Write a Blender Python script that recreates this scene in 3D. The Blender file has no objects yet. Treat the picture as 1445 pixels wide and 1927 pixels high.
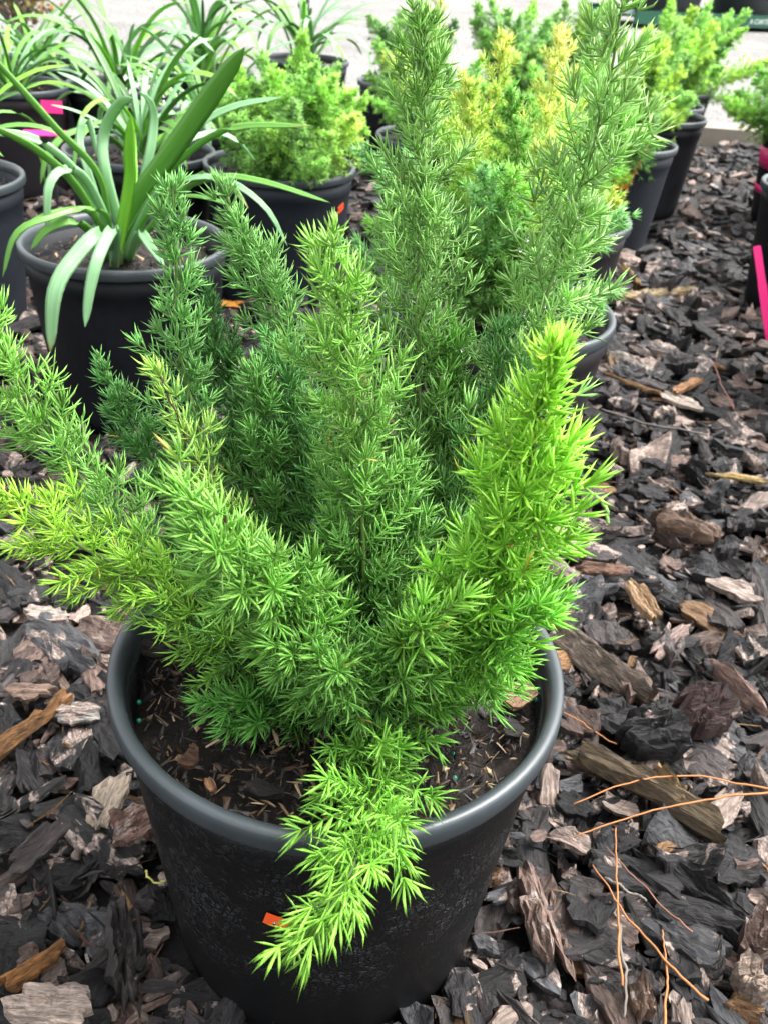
import bpy, math, random
import numpy as np
from mathutils import Vector, Matrix, Quaternion
random.seed(7); rng = np.random.default_rng(7)
SC = bpy.context.scene; COL = SC.collection

# ------------------------------------------------------------------ camera
F, PITCH, CH, ROLL = 1735.7, math.radians(32.63), 0.639, 0.0763      # focal length in photo pixels (1445 x 1927)
cp, sp, cr, sr = math.cos(PITCH), math.sin(PITCH), math.cos(ROLL), math.sin(ROLL)
FW = Vector((0, cp, -sp)); UP = Vector((0, sp, cp)); RT = Vector((1, 0, 0))
E1 = RT*cr + UP*sr; E2 = UP*cr - RT*sr
cam = bpy.data.cameras.new('camera'); cam_o = bpy.data.objects.new('camera', cam); COL.objects.link(cam_o)
M = Matrix((E1, E2, -FW)).transposed().to_4x4(); M.translation = (0, 0, CH); cam_o.matrix_world = M
cam.sensor_fit = 'HORIZONTAL'; cam.sensor_width = 36; cam.lens = F/1445*36
cam.clip_start = 0.02; cam.clip_end = 2000
cam.dof.use_dof = True; cam.dof.focus_distance = 0.56; cam.dof.aperture_fstop = 22
SC.camera = cam_o

# ------------------------------------------------------------------ sky, sun, exposure
SUN_EL, SUN_AZ = 60, 72            # azimuth from +Y towards +X
w = bpy.data.worlds.new('World'); SC.world = w; w.use_nodes = True
nt = w.node_tree; nt.nodes.clear()
out = nt.nodes.new('ShaderNodeOutputWorld'); bg = nt.nodes.new('ShaderNodeBackground')
sky = nt.nodes.new('ShaderNodeTexSky'); sky.sky_type = 'NISHITA'; sky.sun_disc = False
sky.sun_elevation = math.radians(SUN_EL); sky.sun_rotation = math.radians(SUN_AZ)
sky.air_density = 1.0; sky.dust_density = 4.0; sky.ozone_density = 1.0
hs = nt.nodes.new('ShaderNodeHueSaturation'); hs.inputs['Saturation'].default_value = 0.12
nt.links.new(sky.outputs[0], hs.inputs['Color']); nt.links.new(hs.outputs[0], bg.inputs[0])
bg.inputs[1].default_value = 0.15; nt.links.new(bg.outputs[0], out.inputs[0])
sl = bpy.data.lights.new('sun', 'SUN'); sl.energy = 1.5; sl.angle = math.radians(40); sl.color = (1, .97, .92)
so = bpy.data.objects.new('sun', sl); COL.objects.link(so)
sd = Vector((math.sin(math.radians(SUN_AZ))*math.cos(math.radians(SUN_EL)), math.cos(math.radians(SUN_AZ))*math.cos(math.radians(SUN_EL)), math.sin(math.radians(SUN_EL))))
so.rotation_euler = sd.to_track_quat('Z', 'Y').to_euler(); so.location = (2, 2, 5)
SC.view_settings.view_transform = 'Standard'; SC.view_settings.look = 'None'
SC.view_settings.exposure = 2.15; SC.view_settings.gamma = 1.0; SC.view_settings.use_curve_mapping = False
SC.render.engine = 'CYCLES'
SC.cycles.max_bounces = 6; SC.cycles.diffuse_bounces = 4; SC.cycles.glossy_bounces = 2; SC.cycles.transmission_bounces = 4; SC.cycles.transparent_max_bounces = 4; SC.cycles.adaptive_threshold = .02; SC.cycles.caustics_reflective = False; SC.cycles.caustics_refractive = False

# ------------------------------------------------------------------ pixel helpers (a pixel is only a direction)
def ray(u, v):
    a, b = u-722.5, v-963.5
    a, b = a*cr + b*sr, -a*sr + b*cr
    return np.array([a/F, cp - b/F*sp, -sp - b/F*cp])
def at_y(u, v, Y):
    d = ray(u, v); t = Y/d[1]; return np.array([0, 0, CH]) + t*d
def at_z(u, v, Z):
    d = ray(u, v); t = (Z-CH)/d[2]; return np.array([0, 0, CH]) + t*d
def project(P):
    P = np.asarray(P, float); d = P - np.array([0, 0, CH])
    z = d @ np.array(FW); a = F*(d @ np.array(E1))/z; b = -F*(d @ np.array(E2))/z
    return 722.5+a, 963.5+b, z

# ------------------------------------------------------------------ object helpers
def tag(o, label=None, cat=None, group=None, kind=None):
    if label: o['label'] = label
    if cat: o['category'] = cat
    if group: o['group'] = group
    if kind: o['kind'] = kind
    return o
def thing(name, loc, label, cat, group=None, rz=0):
    o = bpy.data.objects.new(name, None); COL.objects.link(o); o.location = loc; o.rotation_euler.z = rz
    o.empty_display_size = .05
    return tag(o, label, cat, group)
def tri_mesh(name, V, T, mat, col=None, loc=None, smooth=True):
    V = np.ascontiguousarray(V, np.float32).reshape(-1, 3); T = np.ascontiguousarray(T, np.int32).reshape(-1, 3)
    me = bpy.data.meshes.new(name)
    me.vertices.add(len(V)); me.vertices.foreach_set('co', V.ravel())
    me.loops.add(len(T)*3); me.loops.foreach_set('vertex_index', T.ravel())
    me.polygons.add(len(T)); me.polygons.foreach_set('loop_start', np.arange(len(T), dtype=np.int32)*3)
    me.polygons.foreach_set('use_smooth', np.full(len(T), smooth))
    me.update(calc_edges=True)
    if col is not None:
        c = np.ones((len(V), 4), np.float32); col = np.asarray(col); c[:, :col.shape[1]] = col
        a = me.attributes.new('col', 'FLOAT_COLOR', 'POINT'); a.data.foreach_set('color', c.ravel())
    if loc is not None:
        a = me.attributes.new('loc', 'FLOAT_VECTOR', 'POINT'); a.data.foreach_set('vector', np.ascontiguousarray(loc, np.float32).ravel())
    if mat: me.materials.append(mat)
    return me
def link(name, me, parent=None, loc=None):
    o = bpy.data.objects.new(name, me); COL.objects.link(o)
    if parent: o.parent = parent
    if loc is not None: o.location = loc
    return o
class Bag:                                   # collects triangles for one mesh
    def __init__(s): s.V = []; s.T = []; s.C = []; s.L = []; s.n = 0
    def add(s, V, T, C=None, L=None):
        V = np.asarray(V, float).reshape(-1, 3); s.V.append(V); s.T.append(np.asarray(T, int).reshape(-1, 3)+s.n); s.n += len(V)
        if C is not None: s.C.append(np.broadcast_to(np.asarray(C, float), (len(V), len(np.atleast_2d(C)[0]))))
        if L is not None: s.L.append(L)
    def mesh(s, name, mat, smooth=True):
        return tri_mesh(name, np.concatenate(s.V), np.concatenate(s.T), mat, np.concatenate(s.C) if s.C else None, np.concatenate(s.L) if s.L else None, smooth)
def quad_grid(nu, nv, wrap_v=False):         # triangles of an nu x nv vertex grid
    T = []
    for i in range(nu-1):
        for j in range(nv if wrap_v else nv-1):
            a, b = i*nv+j, i*nv+(j+1) % nv; c, d = a+nv, b+nv
            T += [(a, b, d), (a, d, c)]
    return np.array(T)
def lathe(prof, n=72):
    t = np.linspace(0, 2*np.pi, n, endpoint=False); V = []
    for r, z in prof: V.append(np.stack([r*np.cos(t), r*np.sin(t), 0*t+z], -1))
    return np.concatenate(V), quad_grid(len(prof), n, True)[:, ::-1]
def catmull(P, n):
    P = np.asarray(P, float); Q = np.vstack([2*P[0]-P[1], P, 2*P[-1]-P[-2]]); o = []
    for i in range(len(P)-1):
        a, b, c, d = Q[i:i+4]
        for t in np.linspace(0, 1, 24, endpoint=False):
            o.append(.5*(2*b+(c-a)*t+(2*a-5*b+4*c-d)*t*t+(3*b-a-3*c+d)*t**3))
    o.append(P[-1]); o = np.array(o); s = np.r_[0, np.cumsum(np.linalg.norm(np.diff(o, axis=0), axis=1))]
    q = np.linspace(0, s[-1], n)
    return np.stack([np.interp(q, s, o[:, k]) for k in range(3)], 1), s[-1]
def nrm(v): return v/np.maximum(np.linalg.norm(v, axis=-1, keepdims=True), 1e-9)
def frames(P):
    T = nrm(np.gradient(P, axis=0)); e = np.zeros_like(T); r = np.array([.3, .2, .9]) if abs(T[0][2]) < .8 else np.array([1., .1, 0])
    for i in range(len(P)):
        r = r - T[i]*(r @ T[i]); r = r/np.linalg.norm(r); e[i] = r
    return T, e, np.cross(T, e)
def tube(P, R, k=6):
    P = np.asarray(P, float); R = np.broadcast_to(R, len(P)); T, e, b = frames(P); t = np.linspace(0, 2*np.pi, k, endpoint=False)
    V = P[:, None]+R[:, None, None]*(np.cos(t)[None, :, None]*e[:, None]+np.sin(t)[None, :, None]*b[:, None])
    V = V.reshape(-1, 3); Tr = quad_grid(len(P), k, True)[:, ::-1]
    V = np.vstack([V, P[0], P[-1]]); a = len(V)-2; m = (len(P)-1)*k
    caps = [(a, (j+1) % k, j) for j in range(k)] + [(a+1, m+j, m+(j+1) % k) for j in range(k)]
    return V, np.vstack([Tr[:, ::-1], caps])
def box(cx, cy, cz, sx, sy, sz):
    V = np.array([(x, y, z) for x in (-.5, .5) for y in (-.5, .5) for z in (-.5, .5)])*(sx, sy, sz)+(cx, cy, cz)
    Q = [(0, 1, 3, 2), (4, 6, 7, 5), (0, 4, 5, 1), (2, 3, 7, 6), (0, 2, 6, 4), (1, 5, 7, 3)]
    return V, np.array([t for q in Q for t in ((q[0], q[1], q[2]), (q[0], q[2], q[3]))])
def srgb(h):
    h = h.lstrip('#'); c = [int(h[i:i+2], 16)/255 for i in (0, 2, 4)]
    return tuple(x/12.92 if x <= .04045 else ((x+.055)/1.055)**2.4 for x in c)

# ------------------------------------------------------------------ materials
def new_mat(name):
    m = bpy.data.materials.new(name); m.use_nodes = True; n = m.node_tree; return m, n, n.nodes['Principled BSDF']
def N(n, t, **kw):
    x = n.nodes.new(t)
    for k, v in kw.items(): setattr(x, k, v)
    return x
def L(n, a, b): n.links.new(a, b)
def ramp(n, fac, stops, interp='LINEAR'):
    r = N(n, 'ShaderNodeValToRGB'); r.color_ramp.interpolation = interp; e = r.color_ramp.elements
    while len(e) < len(stops): e.new(.5)
    for k, (p, c) in zip(e, stops): k.position = p; k.color = (*c, 1) if len(c) == 3 else c
    L(n, fac, r.inputs[0]); return r
def noise(n, vec, scale, detail=4, rough=.6, dist=0):
    x = N(n, 'ShaderNodeTexNoise'); x.inputs['Scale'].default_value = scale; x.inputs['Detail'].default_value = detail
    x.inputs['Roughness'].default_value = rough; x.inputs['Distortion'].default_value = dist
    if vec is not None: L(n, vec, x.inputs['Vector'])
    return x
def bump(n, h, strength, dist, nrm_in=None):
    b = N(n, 'ShaderNodeBump'); b.inputs['Strength'].default_value = strength; b.inputs['Distance'].default_value = dist
    L(n, h, b.inputs['Height'])
    if nrm_in is not None: L(n, nrm_in, b.inputs['Normal'])
    return b
def mixc(n, f, a, b, mode='MIX'):
    x = N(n, 'ShaderNodeMix', data_type='RGBA', blend_type=mode)
    for s, v in ((0, f), (6, a), (7, b)):
        if isinstance(v, (int, float)): x.inputs[s].default_value = v
        elif isinstance(v, tuple): x.inputs[s].default_value = (*v[:3], 1)
        else: L(n, v, x.inputs[s])
    return x.outputs[2]

def mat_leaf(name, mode, trans=.35, rough=.38, spec=.45, vein=False):
    m, n, p = new_mat(name)
    a = N(n, 'ShaderNodeAttribute', attribute_name='col')
    if mode == 'attr': c = a.outputs['Color']
    else:
        oi = N(n, 'ShaderNodeObjectInfo'); sep = N(n, 'ShaderNodeSeparateColor'); L(n, a.outputs['Color'], sep.inputs[0])
        c = mixc(n, sep.outputs[0], (.17, .40, .085), oi.outputs['Color'])
        c = mixc(n, 1.0, c, mixc(n, sep.outputs[1], (.7, .72, .7), (1.3, 1.25, 1.2)), 'MULTIPLY')
    if vein:
        l = N(n, 'ShaderNodeAttribute', attribute_name='loc'); mp = N(n, 'ShaderNodeMapping'); mp.inputs['Scale'].default_value = (1.2, 260, 1)
        L(n, l.outputs['Vector'], mp.inputs[0]); z = noise(n, mp.outputs[0], 3, 3)
        c = mixc(n, 1.0, c, ramp(n, z.outputs[0], [(.3, (.8, .82, .8)), (.7, (1.12, 1.1, 1.1))]).outputs[0], 'MULTIPLY')
        z2 = noise(n, l.outputs['Vector'], 30, 3)
        b = bump(n, z.outputs[0], .25, .0006); L(n, b.outputs[0], p.inputs['Normal'])
    L(n, c, p.inputs['Base Color']); p.inputs['Roughness'].default_value = rough; p.inputs['Specular IOR Level'].default_value = spec
    t = N(n, 'ShaderNodeBsdfTranslucent'); mx = N(n, 'ShaderNodeMixShader'); mx.inputs[0].default_value = trans
    br = mixc(n, 1.0, c, (1.25, 1.3, .7), 'MULTIPLY'); L(n, br, t.inputs[0])
    L(n, p.outputs[0], mx.inputs[1]); L(n, t.outputs[0], mx.inputs[2]); L(n, mx.outputs[0], n.nodes['Material Output'].inputs[0])
    return m
M_needle = mat_leaf('fern_needle', 'attr', .30, .36, .42)
M_bgfern = mat_leaf('fern_far', 'obj', .4, .42)
M_strap = mat_leaf('strap_leaf', 'attr', .25, .36, .5, vein=True)
def mat_simple(name, c, rough=.5, spec=.5, var=.25, scale=60, bmp=.15, bd=.001):
    m, n, p = new_mat(name); tc = N(n, 'ShaderNodeTexCoord'); z = noise(n, tc.outputs['Object'], scale, 5)
    cc = mixc(n, z.outputs[0], tuple(x*(1-var) for x in c), tuple(x*(1+var) for x in c)); L(n, cc, p.inputs['Base Color'])
    p.inputs['Roughness'].default_value = rough; p.inputs['Specular IOR Level'].default_value = spec
    b = bump(n, z.outputs[0], bmp, bd); L(n, b.outputs[0], p.inputs['Normal']); return m
M_stem = mat_simple('fern_stem', (.10, .17, .035), .5)
M_stem_brown = mat_simple('brown_stem', (.05, .022, .015), .6)
M_dead = mat_simple('dead_frond', (.33, .21, .06), .7, .2)

def mat_bark(name, per_object):
    m, n, p = new_mat(name)
    l = N(n, 'ShaderNodeAttribute', attribute_name='loc'); vec = l.outputs['Vector']
    if per_object:
        oi = N(n, 'ShaderNodeObjectInfo'); col = oi.outputs['Color']; alpha = oi.outputs['Alpha']
        ad = N(n, 'ShaderNodeVectorMath', operation='ADD'); cx = N(n, 'ShaderNodeCombineXYZ')
        ml = N(n, 'ShaderNodeMath', operation='MULTIPLY'); ml.inputs[1].default_value = 9; L(n, oi.outputs['Random'], ml.inputs[0]); L(n, ml.outputs[0], cx.inputs[0]); L(n, ml.outputs[0], cx.inputs[2])
        L(n, vec, ad.inputs[0]); L(n, cx.outputs[0], ad.inputs[1]); vec = ad.outputs[0]
    else:
        a = N(n, 'ShaderNodeAttribute', attribute_name='col'); col = a.outputs['Color']; alpha = a.outputs['Alpha']
    mp = N(n, 'ShaderNodeMapping'); mp.inputs['Scale'].default_value = (1, 4.5, 3); L(n, vec, mp.inputs[0])
    grain = noise(n, mp.outputs[0], 60, 7, .65, .6)
    patch = noise(n, vec, 32, 5, .62, .8)
    fine = noise(n, vec, 420, 3)
    # pale inner bark in patches: alpha is how much of the chip it covers
    th = N(n, 'ShaderNodeMath', operation='SUBTRACT'); th.inputs[0].default_value = .74; L(n, alpha, th.inputs[1])
    df = N(n, 'ShaderNodeMath', operation='SUBTRACT'); L(n, patch.outputs[0], df.inputs[0]); L(n, th.outputs[0], df.inputs[1])
    sm = N(n, 'ShaderNodeMapRange'); sm.inputs['From Min'].default_value = -.008; sm.inputs['From Max'].default_value = .03; L(n, df.outputs[0], sm.inputs[0])
    pale = ramp(n, fine.outputs[0], [(.3, (.14, .10, .085)), (.5, (.25, .195, .17)), (.7, (.38, .34, .31))]).outputs[0]
    c = mixc(n, sm.outputs[0], col, pale)
    c = mixc(n, 1.0, c, ramp(n, grain.outputs[0], [(.28, (.3, .28, .27)), (.5, (.95, .95, .95)), (.72, (1.9, 1.8, 1.7))]).outputs[0], 'MULTIPLY')
    mp2 = N(n, 'ShaderNodeMapping'); mp2.inputs['Scale'].default_value = (1, 16, 8); L(n, vec, mp2.inputs[0]); fib = noise(n, mp2.outputs[0], 75, 5, .7, .3)
    c = mixc(n, 1.0, c, ramp(n, fib.outputs[0], [(.3, (.5, .48, .46)), (.5, (1, 1, 1)), (.72, (1.5, 1.45, 1.4))]).outputs[0], 'MULTIPLY')
    L(n, c, p.inputs['Base Color'])
    r = ramp(n, grain.outputs[0], [(.3, (.75,)*3), (.7, (.42,)*3)]); L(n, r.outputs[0], p.inputs['Roughness'])
    p.inputs['Specular IOR Level'].default_value = .33
    b1 = bump(n, grain.outputs[0], 1.0, .005); b2 = bump(n, fib.outputs[0], .7, .0016, b1.outputs[0]); L(n, b2.outputs[0], p.inputs['Normal'])
    return m
M_bark_o = mat_bark('wet_bark', True); M_bark_s = mat_bark('wet_bark_layer', False)

def mat_pot(name, drops):
    m, n, p = new_mat(name); tc = N(n, 'ShaderNodeTexCoord'); oi = N(n, 'ShaderNodeObjectInfo')
    z = noise(n, tc.outputs['Object'], 9, 6, .65); z2 = noise(n, tc.outputs['Object'], 160, 4)
    dust = mixc(n, ramp(n, z.outputs[0], [(.45, (0, 0, 0)), (.8, (.22,)*3)]).outputs[0], oi.outputs['Color'], (.05, .056, .066))
    sp_ = ramp(n, z2.outputs[0], [(.62, (0, 0, 0)), (.78, (.25,)*3)]); dust = mixc(n, sp_.outputs[0], dust, (.05, .055, .06))
    p.inputs['Roughness'].default_value = .55; p.inputs['Specular IOR Level'].default_value = .2
    if drops:
        # drying water film: small cells of droplets over the middle of the wall
        mp = N(n, 'ShaderNodeMapping'); mp.inputs['Scale'].default_value = (1, 1, .8); L(n, tc.outputs['Object'], mp.inputs[0])
        wob = noise(n, tc.outputs['Object'], 60, 2); av = N(n, 'ShaderNodeVectorMath', operation='MULTIPLY_ADD'); L(n, wob.outputs[1], av.inputs[0]); av.inputs[1].default_value = (.012,)*3; L(n, mp.outputs[0], av.inputs[2])
        v = N(n, 'ShaderNodeTexVoronoi', feature='DISTANCE_TO_EDGE'); v.inputs['Scale'].default_value = 250; v.inputs['Randomness'].default_value = 1; L(n, av.outputs[0], v.inputs['Vector'])
        vc = N(n, 'ShaderNodeTexVoronoi'); vc.inputs['Scale'].default_value = 250; L(n, av.outputs[0], vc.inputs['Vector'])
        cell = ramp(n, v.outputs['Distance'], [(.03, (0, 0, 0)), (.16, (1, 1, 1))])
        sx = N(n, 'ShaderNodeSeparateXYZ'); L(n, tc.outputs['Object'], sx.inputs[0])
        zr = ramp(n, sx.outputs[2], [(.06, (0,)*3), (.13, (1,)*3), (.2, (.7,)*3), (.225, (.2,)*3)])
        mk = noise(n, tc.outputs['Object'], 17, 6, .75); mr = ramp(n, mk.outputs[0], [(.44, (.04,)*3), (.60, (1,)*3)])
        msk = mixc(n, 1.0, zr.outputs[0], mr.outputs[0], 'MULTIPLY'); h = mixc(n, 1.0, msk, cell.outputs[0], 'MULTIPLY')
        sc_ = N(n, 'ShaderNodeSeparateColor'); L(n, vc.outputs['Color'], sc_.inputs[0])
        h2 = mixc(n, 1.0, h, ramp(n, sc_.outputs[0], [(.1, (.15,)*3), (.9, (1,)*3)]).outputs[0], 'MULTIPLY')
        base = mixc(n, ramp(n, h2, [(0, (0,)*3), (1, (.55,)*3)]).outputs[0], (.003, .0033, .0037), (.062, .068, .073)); L(n, base, p.inputs['Base Color'])
        b = bump(n, h2, 1.0, .003); b2 = bump(n, z2.outputs[0], .1, .0005, b.outputs[0]); L(n, b2.outputs[0], p.inputs['Normal'])
        L(n, ramp(n, msk, [(0, (.5,)*3), (1, (.33,)*3)]).outputs[0], p.inputs['Roughness'])
    else:
        L(n, dust, p.inputs['Base Color']); b = bump(n, z2.outputs[0], .12, .0006); L(n, b.outputs[0], p.inputs['Normal'])
    return m
M_pot_wet = mat_pot('wet_black_plastic', True); M_pot = mat_pot('dusty_black_plastic', False)
M_rim = mat_simple('pot_rim_plastic', (.032, .040, .045), .40, .5, .35, 30, .10)
M_soil = mat_simple('potting_soil', (.012, .008, .006), .75, .35, .6, 120, 1.0, .006)
M_straw = new_mat('soil_debris')[0]
n_ = M_straw.node_tree; a_ = N(n_, 'ShaderNodeAttribute', attribute_name='col'); L(n_, a_.outputs[0], n_.nodes['Principled BSDF'].inputs[0]); n_.nodes['Principled BSDF'].inputs['Roughness'].default_value = .6
M_orange = mat_simple('orange_sticker', (.85, .10, .02), .45, .4, .06, 200, .02)
M_pink = mat_simple('pink_plastic', (.88, .02, .22), .4, .4, .05, 80, .02)
M_ink = mat_simple('sticker_ink', (.45, .05, .02), .6, .2, .1)
M_pineneedle = mat_simple('dry_pine_needle', (.27, .105, .032), .6, .3, .45, 90)
M_twig = mat_simple('grey_twig', (.12, .105, .09), .7, .3, .5, 160, .5)
M_kerb = mat_simple('kerb_concrete', (.22, .19, .155), .85, .2, .16, 25, .4, .004)
M_kerb2 = mat_simple('gutter_concrete', (.15, .15, .145), .85, .2, .2, 18, .4, .004)
M_green = mat_simple('green_paint', (.008, .075, .04), .45, .4, .2, 12)
M_white = mat_simple('white_lettering', (.62, .7, .66), .6, .3, .1)
M_container = mat_simple('container_plastic', (.03, .03, .036), .5, .5, .5, 6)
M_petal = mat_simple('white_petal', (.8, .8, .78), .5, .3, .05)
M_metal = mat_simple('black_stake', (.02, .02, .022), .45)
M_fert = mat_simple('fertiliser_bead', (.005, .16, .09), .3, .5)
mw, n, p = new_mat('water'); p.inputs['Base Color'].default_value = (1, 1, 1, 1); p.inputs['Transmission Weight'].default_value = 1; p.inputs['IOR'].default_value = 1.33; p.inputs['Roughness'].default_value = .03; p.inputs['Specular IOR Level'].default_value = .8
M_water = mw
# ground
m, n, p = new_mat('mulch_earth'); tc = N(n, 'ShaderNodeTexCoord'); z = noise(n, tc.outputs['Object'], 45, 8, .7)
L(n, ramp(n, z.outputs[0], [(.35, (.004, .003, .003)), (.62, (.02, .015, .013)), (.8, (.07, .05, .04))]).outputs[0], p.inputs['Base Color'])
p.inputs['Roughness'].default_value = .7; b = bump(n, z.outputs[0], 1, .03); L(n, b.outputs[0], p.inputs['Normal']); M_earth = m
m, n, p = new_mat('pale_gravel'); tc = N(n, 'ShaderNodeTexCoord')
z = noise(n, tc.outputs['Object'], 1.3, 8, .7); z2 = noise(n, tc.outputs['Object'], 28, 6, .75); v = N(n, 'ShaderNodeTexVoronoi'); v.inputs['Scale'].default_value = 40; L(n, tc.outputs['Object'], v.inputs['Vector'])
c = ramp(n, z.outputs[0], [(.3, (.105, .10, .093)), (.5, (.15, .144, .136)), (.7, (.19, .186, .18))]).outputs[0]
c = mixc(n, 1.0, c, ramp(n, z2.outputs[0], [(.36, (.45, .43, .42)), (.48, (1, 1, 1)), (.75, (1.1, 1.1, 1.1))]).outputs[0], 'MULTIPLY'); L(n, c, p.inputs['Base Color'])
p.inputs['Roughness'].default_value = .85; b = bump(n, v.outputs['Distance'], .6, .02); L(n, b.outputs[0], p.inputs['Normal']); M_gravel = m

# ------------------------------------------------------------------ the ground
V, T = np.array([(-400, -400, -.012), (400, -400, -.012), (400, 400, -.012), (-400, 400, -.012)]), [(0, 1, 2), (0, 2, 3)]
tag(link('gravel_yard', tri_mesh('gravel_yard', V, T, M_gravel)), 'pale gravel yard behind the plant bed', None, None, 'structure')
KY = 3.76
g = 90; xs = np.linspace(-5, 5, g); ys = np.linspace(-3, KY-.01, g); X, Y = np.meshgrid(xs, ys, indexing='ij')
Z = .006*np.sin(X*9+2*np.sin(Y*5))*np.sin(Y*8+1.5*np.sin(X*6)) - .002
mulch = tag(link('mulch_bed', tri_mesh('mulch_bed', np.stack([X, Y, Z], -1), quad_grid(g, g), M_earth)), 'dark bark mulch bed under the pots', None, None, 'structure')
mulch.data.flip_normals() if mulch.data.polygons[0].normal.z < 0 else None
V, T = box(0, KY+.06, .02, 16, .12, .08); kb = link('kerb', tri_mesh('kerb', V, T, M_kerb, smooth=False)); tag(kb, 'beige concrete kerb along the mulch edge', None, None, 'structure')
V, T = box(0, KY+.28, -.005, 16, .3, .03); tag(link('gutter', tri_mesh('gutter', V, T, M_kerb2, smooth=False)), 'grey concrete gutter strip behind the kerb', None, None, 'structure')

# ------------------------------------------------------------------ pots
RO, PH, RB = .14, .2536, .109
def wall_r(z): return RB + (.1335-RB)*z/.236
WALL = [(0, .004), (RB-.012, .003), (RB-.004, .001), (RB, .006)] + [(wall_r(z), z) for z in np.linspace(.02, .212, 9)] + [(wall_r(.214)+.0012, .214), (wall_r(.236)+.001, .237), (.130, .237), (.1275, .2365), (wall_r(.2)-.004, .195), (wall_r(.15)-.004, .15)]
RIM = [(.1345, .2380), (.1390, .2392), (.1399, .2415), (.1401, .2475), (.1396, .2518), (.1380, .2536), (.1345, .2534), (.1318, .2518), (.1302, .2450), (.1290, .2350), (.1300, .2330), (.1345, .2380)]
me_wall = {}; me_rim = None
for k, mt in (('wet', M_pot_wet), ('dry', M_pot)):
    V, T = lathe(WALL, 96); me_wall[k] = tri_mesh('pot_wall', V, T, mt)
V, T = lathe(RIM, 96); me_rim = tri_mesh('pot_rim', V, T, M_rim)
def soil_mesh(seed, n=40, ring=14, amp=.007):
    r_ = np.random.default_rng(seed); t = np.linspace(0, 2*np.pi, n, endpoint=False); V = [(0, 0, .004)]
    ph = r_.uniform(0, 6, 6)
    for i in range(1, ring+1):
        r = .1295*i/ring; x, y = r*np.cos(t), r*np.sin(t)
        z = amp*(np.sin(x*60+ph[0])*np.sin(y*55+ph[1])+.6*np.sin(x*140+ph[2])*np.sin(y*150+ph[3])) + r_.normal(0, .0022, n) + .012*(1-(i/ring)**2) - .002
        V += list(zip(x, y, z))
    T = [(0, 1+j, 1+(j+1) % n) for j in range(n)]
    for i in range(ring-1):
        for j in range(n):
            a, b_ = 1+i*n+j, 1+i*n+(j+1) % n; T += [(a, a+n, b_+n), (a, b_+n, b_)]
    return tri_mesh('soil', V, T, M_soil)
me_soil = [soil_mesh(s) for s in (1, 2, 3)]
def debris_mesh(seed, k, big=1.0):
    r_ = np.random.default_rng(seed); b = Bag()
    for i in range(k):
        a, r = r_.uniform(0, 6.28), .122*math.sqrt(r_.uniform(0, 1)); l = r_.uniform(.002, .011)*big; wd = r_.uniform(.0003, .0013)*big*(1 if r_.uniform() < .8 else 2.2)
        d = nrm(np.array([*r_.normal(0, 1, 2), r_.normal(0, .35)])); s = nrm(np.cross(d, r_.normal(0, 1, 3)))*wd; h = np.cross(d, s)*.5
        c = np.array([r*math.cos(a), r*math.sin(a), .008+.012*(1-(r/.13)**2)+r_.uniform(-.002, .006)])
        e = d*l/2; V = [c-e+s, c-e-s, c-e*.6+h, c+e+s*.5, c+e-s*.5, c+e*.7+h, c-h]
        T = [(0, 1, 2), (3, 5, 4), (0, 2, 5), (0, 5, 3), (1, 4, 5), (1, 5, 2), (0, 3, 6), (3, 4, 6), (4, 1, 6), (1, 0, 6)]
        q = r_.uniform(); cc = np.array((.15, .09, .045) if q < .14 else (.06, .034, .018) if q < .38 else (.012, .009, .008) if q < .965 else (.32, .24, .14))*r_.uniform(.6, 1.3)
        b.add(V, T, cc)
    return b.mesh('debris', M_straw, False)
me_deb = {'main': debris_mesh(5, 2600), 'far': debris_mesh(6, 260, 1.4)}
POTS = {}
def make_pot(key, x, y, label, s=1.0, wet=False, tint=(.013, .014, .017), group=None, tilt=0, soil=.217, hs=1.0):
    t = thing('nursery_pot', (x, y, 0), label, 'pot', group); t.scale = (s, s, s*hs); t.rotation_euler = (0, tilt, rng.uniform(0, 6.28) if not wet else 0)
    wl = link('wall', me_wall['wet' if wet else 'dry'], t); wl.color = (*tint, 1)
    link('rim', me_rim, t)
    so_ = link('soil', me_soil[len(POTS) % 3], t, (0, 0, soil)); k = soil
    rs = (wall_r(soil)-.003)/.1295; so_.scale = (rs, rs, 1)
    d = link('debris', me_deb['main' if wet else 'far'], so_); d['kind'] = 'stuff'
    POTS[key] = (t, x, y, s, s*hs); return t
BLU = (.012, .015, .020); PUR = (.014, .011, .013); BLK = (.0035, .004, .006)
make_pot('A', -.021, .435, 'large wet black nursery pot beaded with water under the big foxtail fern', wet=True)
make_pot('B', -.379, 1.241, 'black nursery pot of the strap-leaved plant with two drooping pale leaves', tint=BLK)
make_pot('C', -.239, 1.761, 'dusty black pot with an orange sticker, beside the strap-leaved plant', tint=BLU)
make_pot('D0', .123, 1.09, 'brownish black pot with a pale bluish rim, directly behind the dripping fern', tint=PUR)
make_pot('D1', .227, 1.547, 'black pot whose pale rim edge peeks from under fern fronds by the weathered plank', tint=PUR)
make_pot('D2', .462, 2.25, 'dusty grey-black pot with a dead brown frond hanging over its side', tint=BLU)
make_pot('D3', .635, 2.669, 'black pot with bare soil showing, in the fern row beyond the dead frond', tint=BLK)
make_pot('D4', .735, 3.03, 'slim grey black pot wedged between two pots at the end of the fern row', s=.92, tint=BLU)
make_pot('D5', .86, 3.40, 'last black pot of the fern row, next to the concrete kerb', s=.9, tint=BLK)
make_pot('C2', .06, 2.13, 'black pot in deep shade behind the orange-stickered pot', tint=BLK)
make_pot('F0', -.03, 2.90, 'black pot hidden behind pale yellow-green ferns in the rear row', tint=BLK)
make_pot('F1', .30, 2.98, 'black pot with only its dark rim showing among rear ferns', tint=BLK)
make_pot('F2', .50, 3.36, 'black pot behind the rear ferns near the kerb', tint=BLK)
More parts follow.
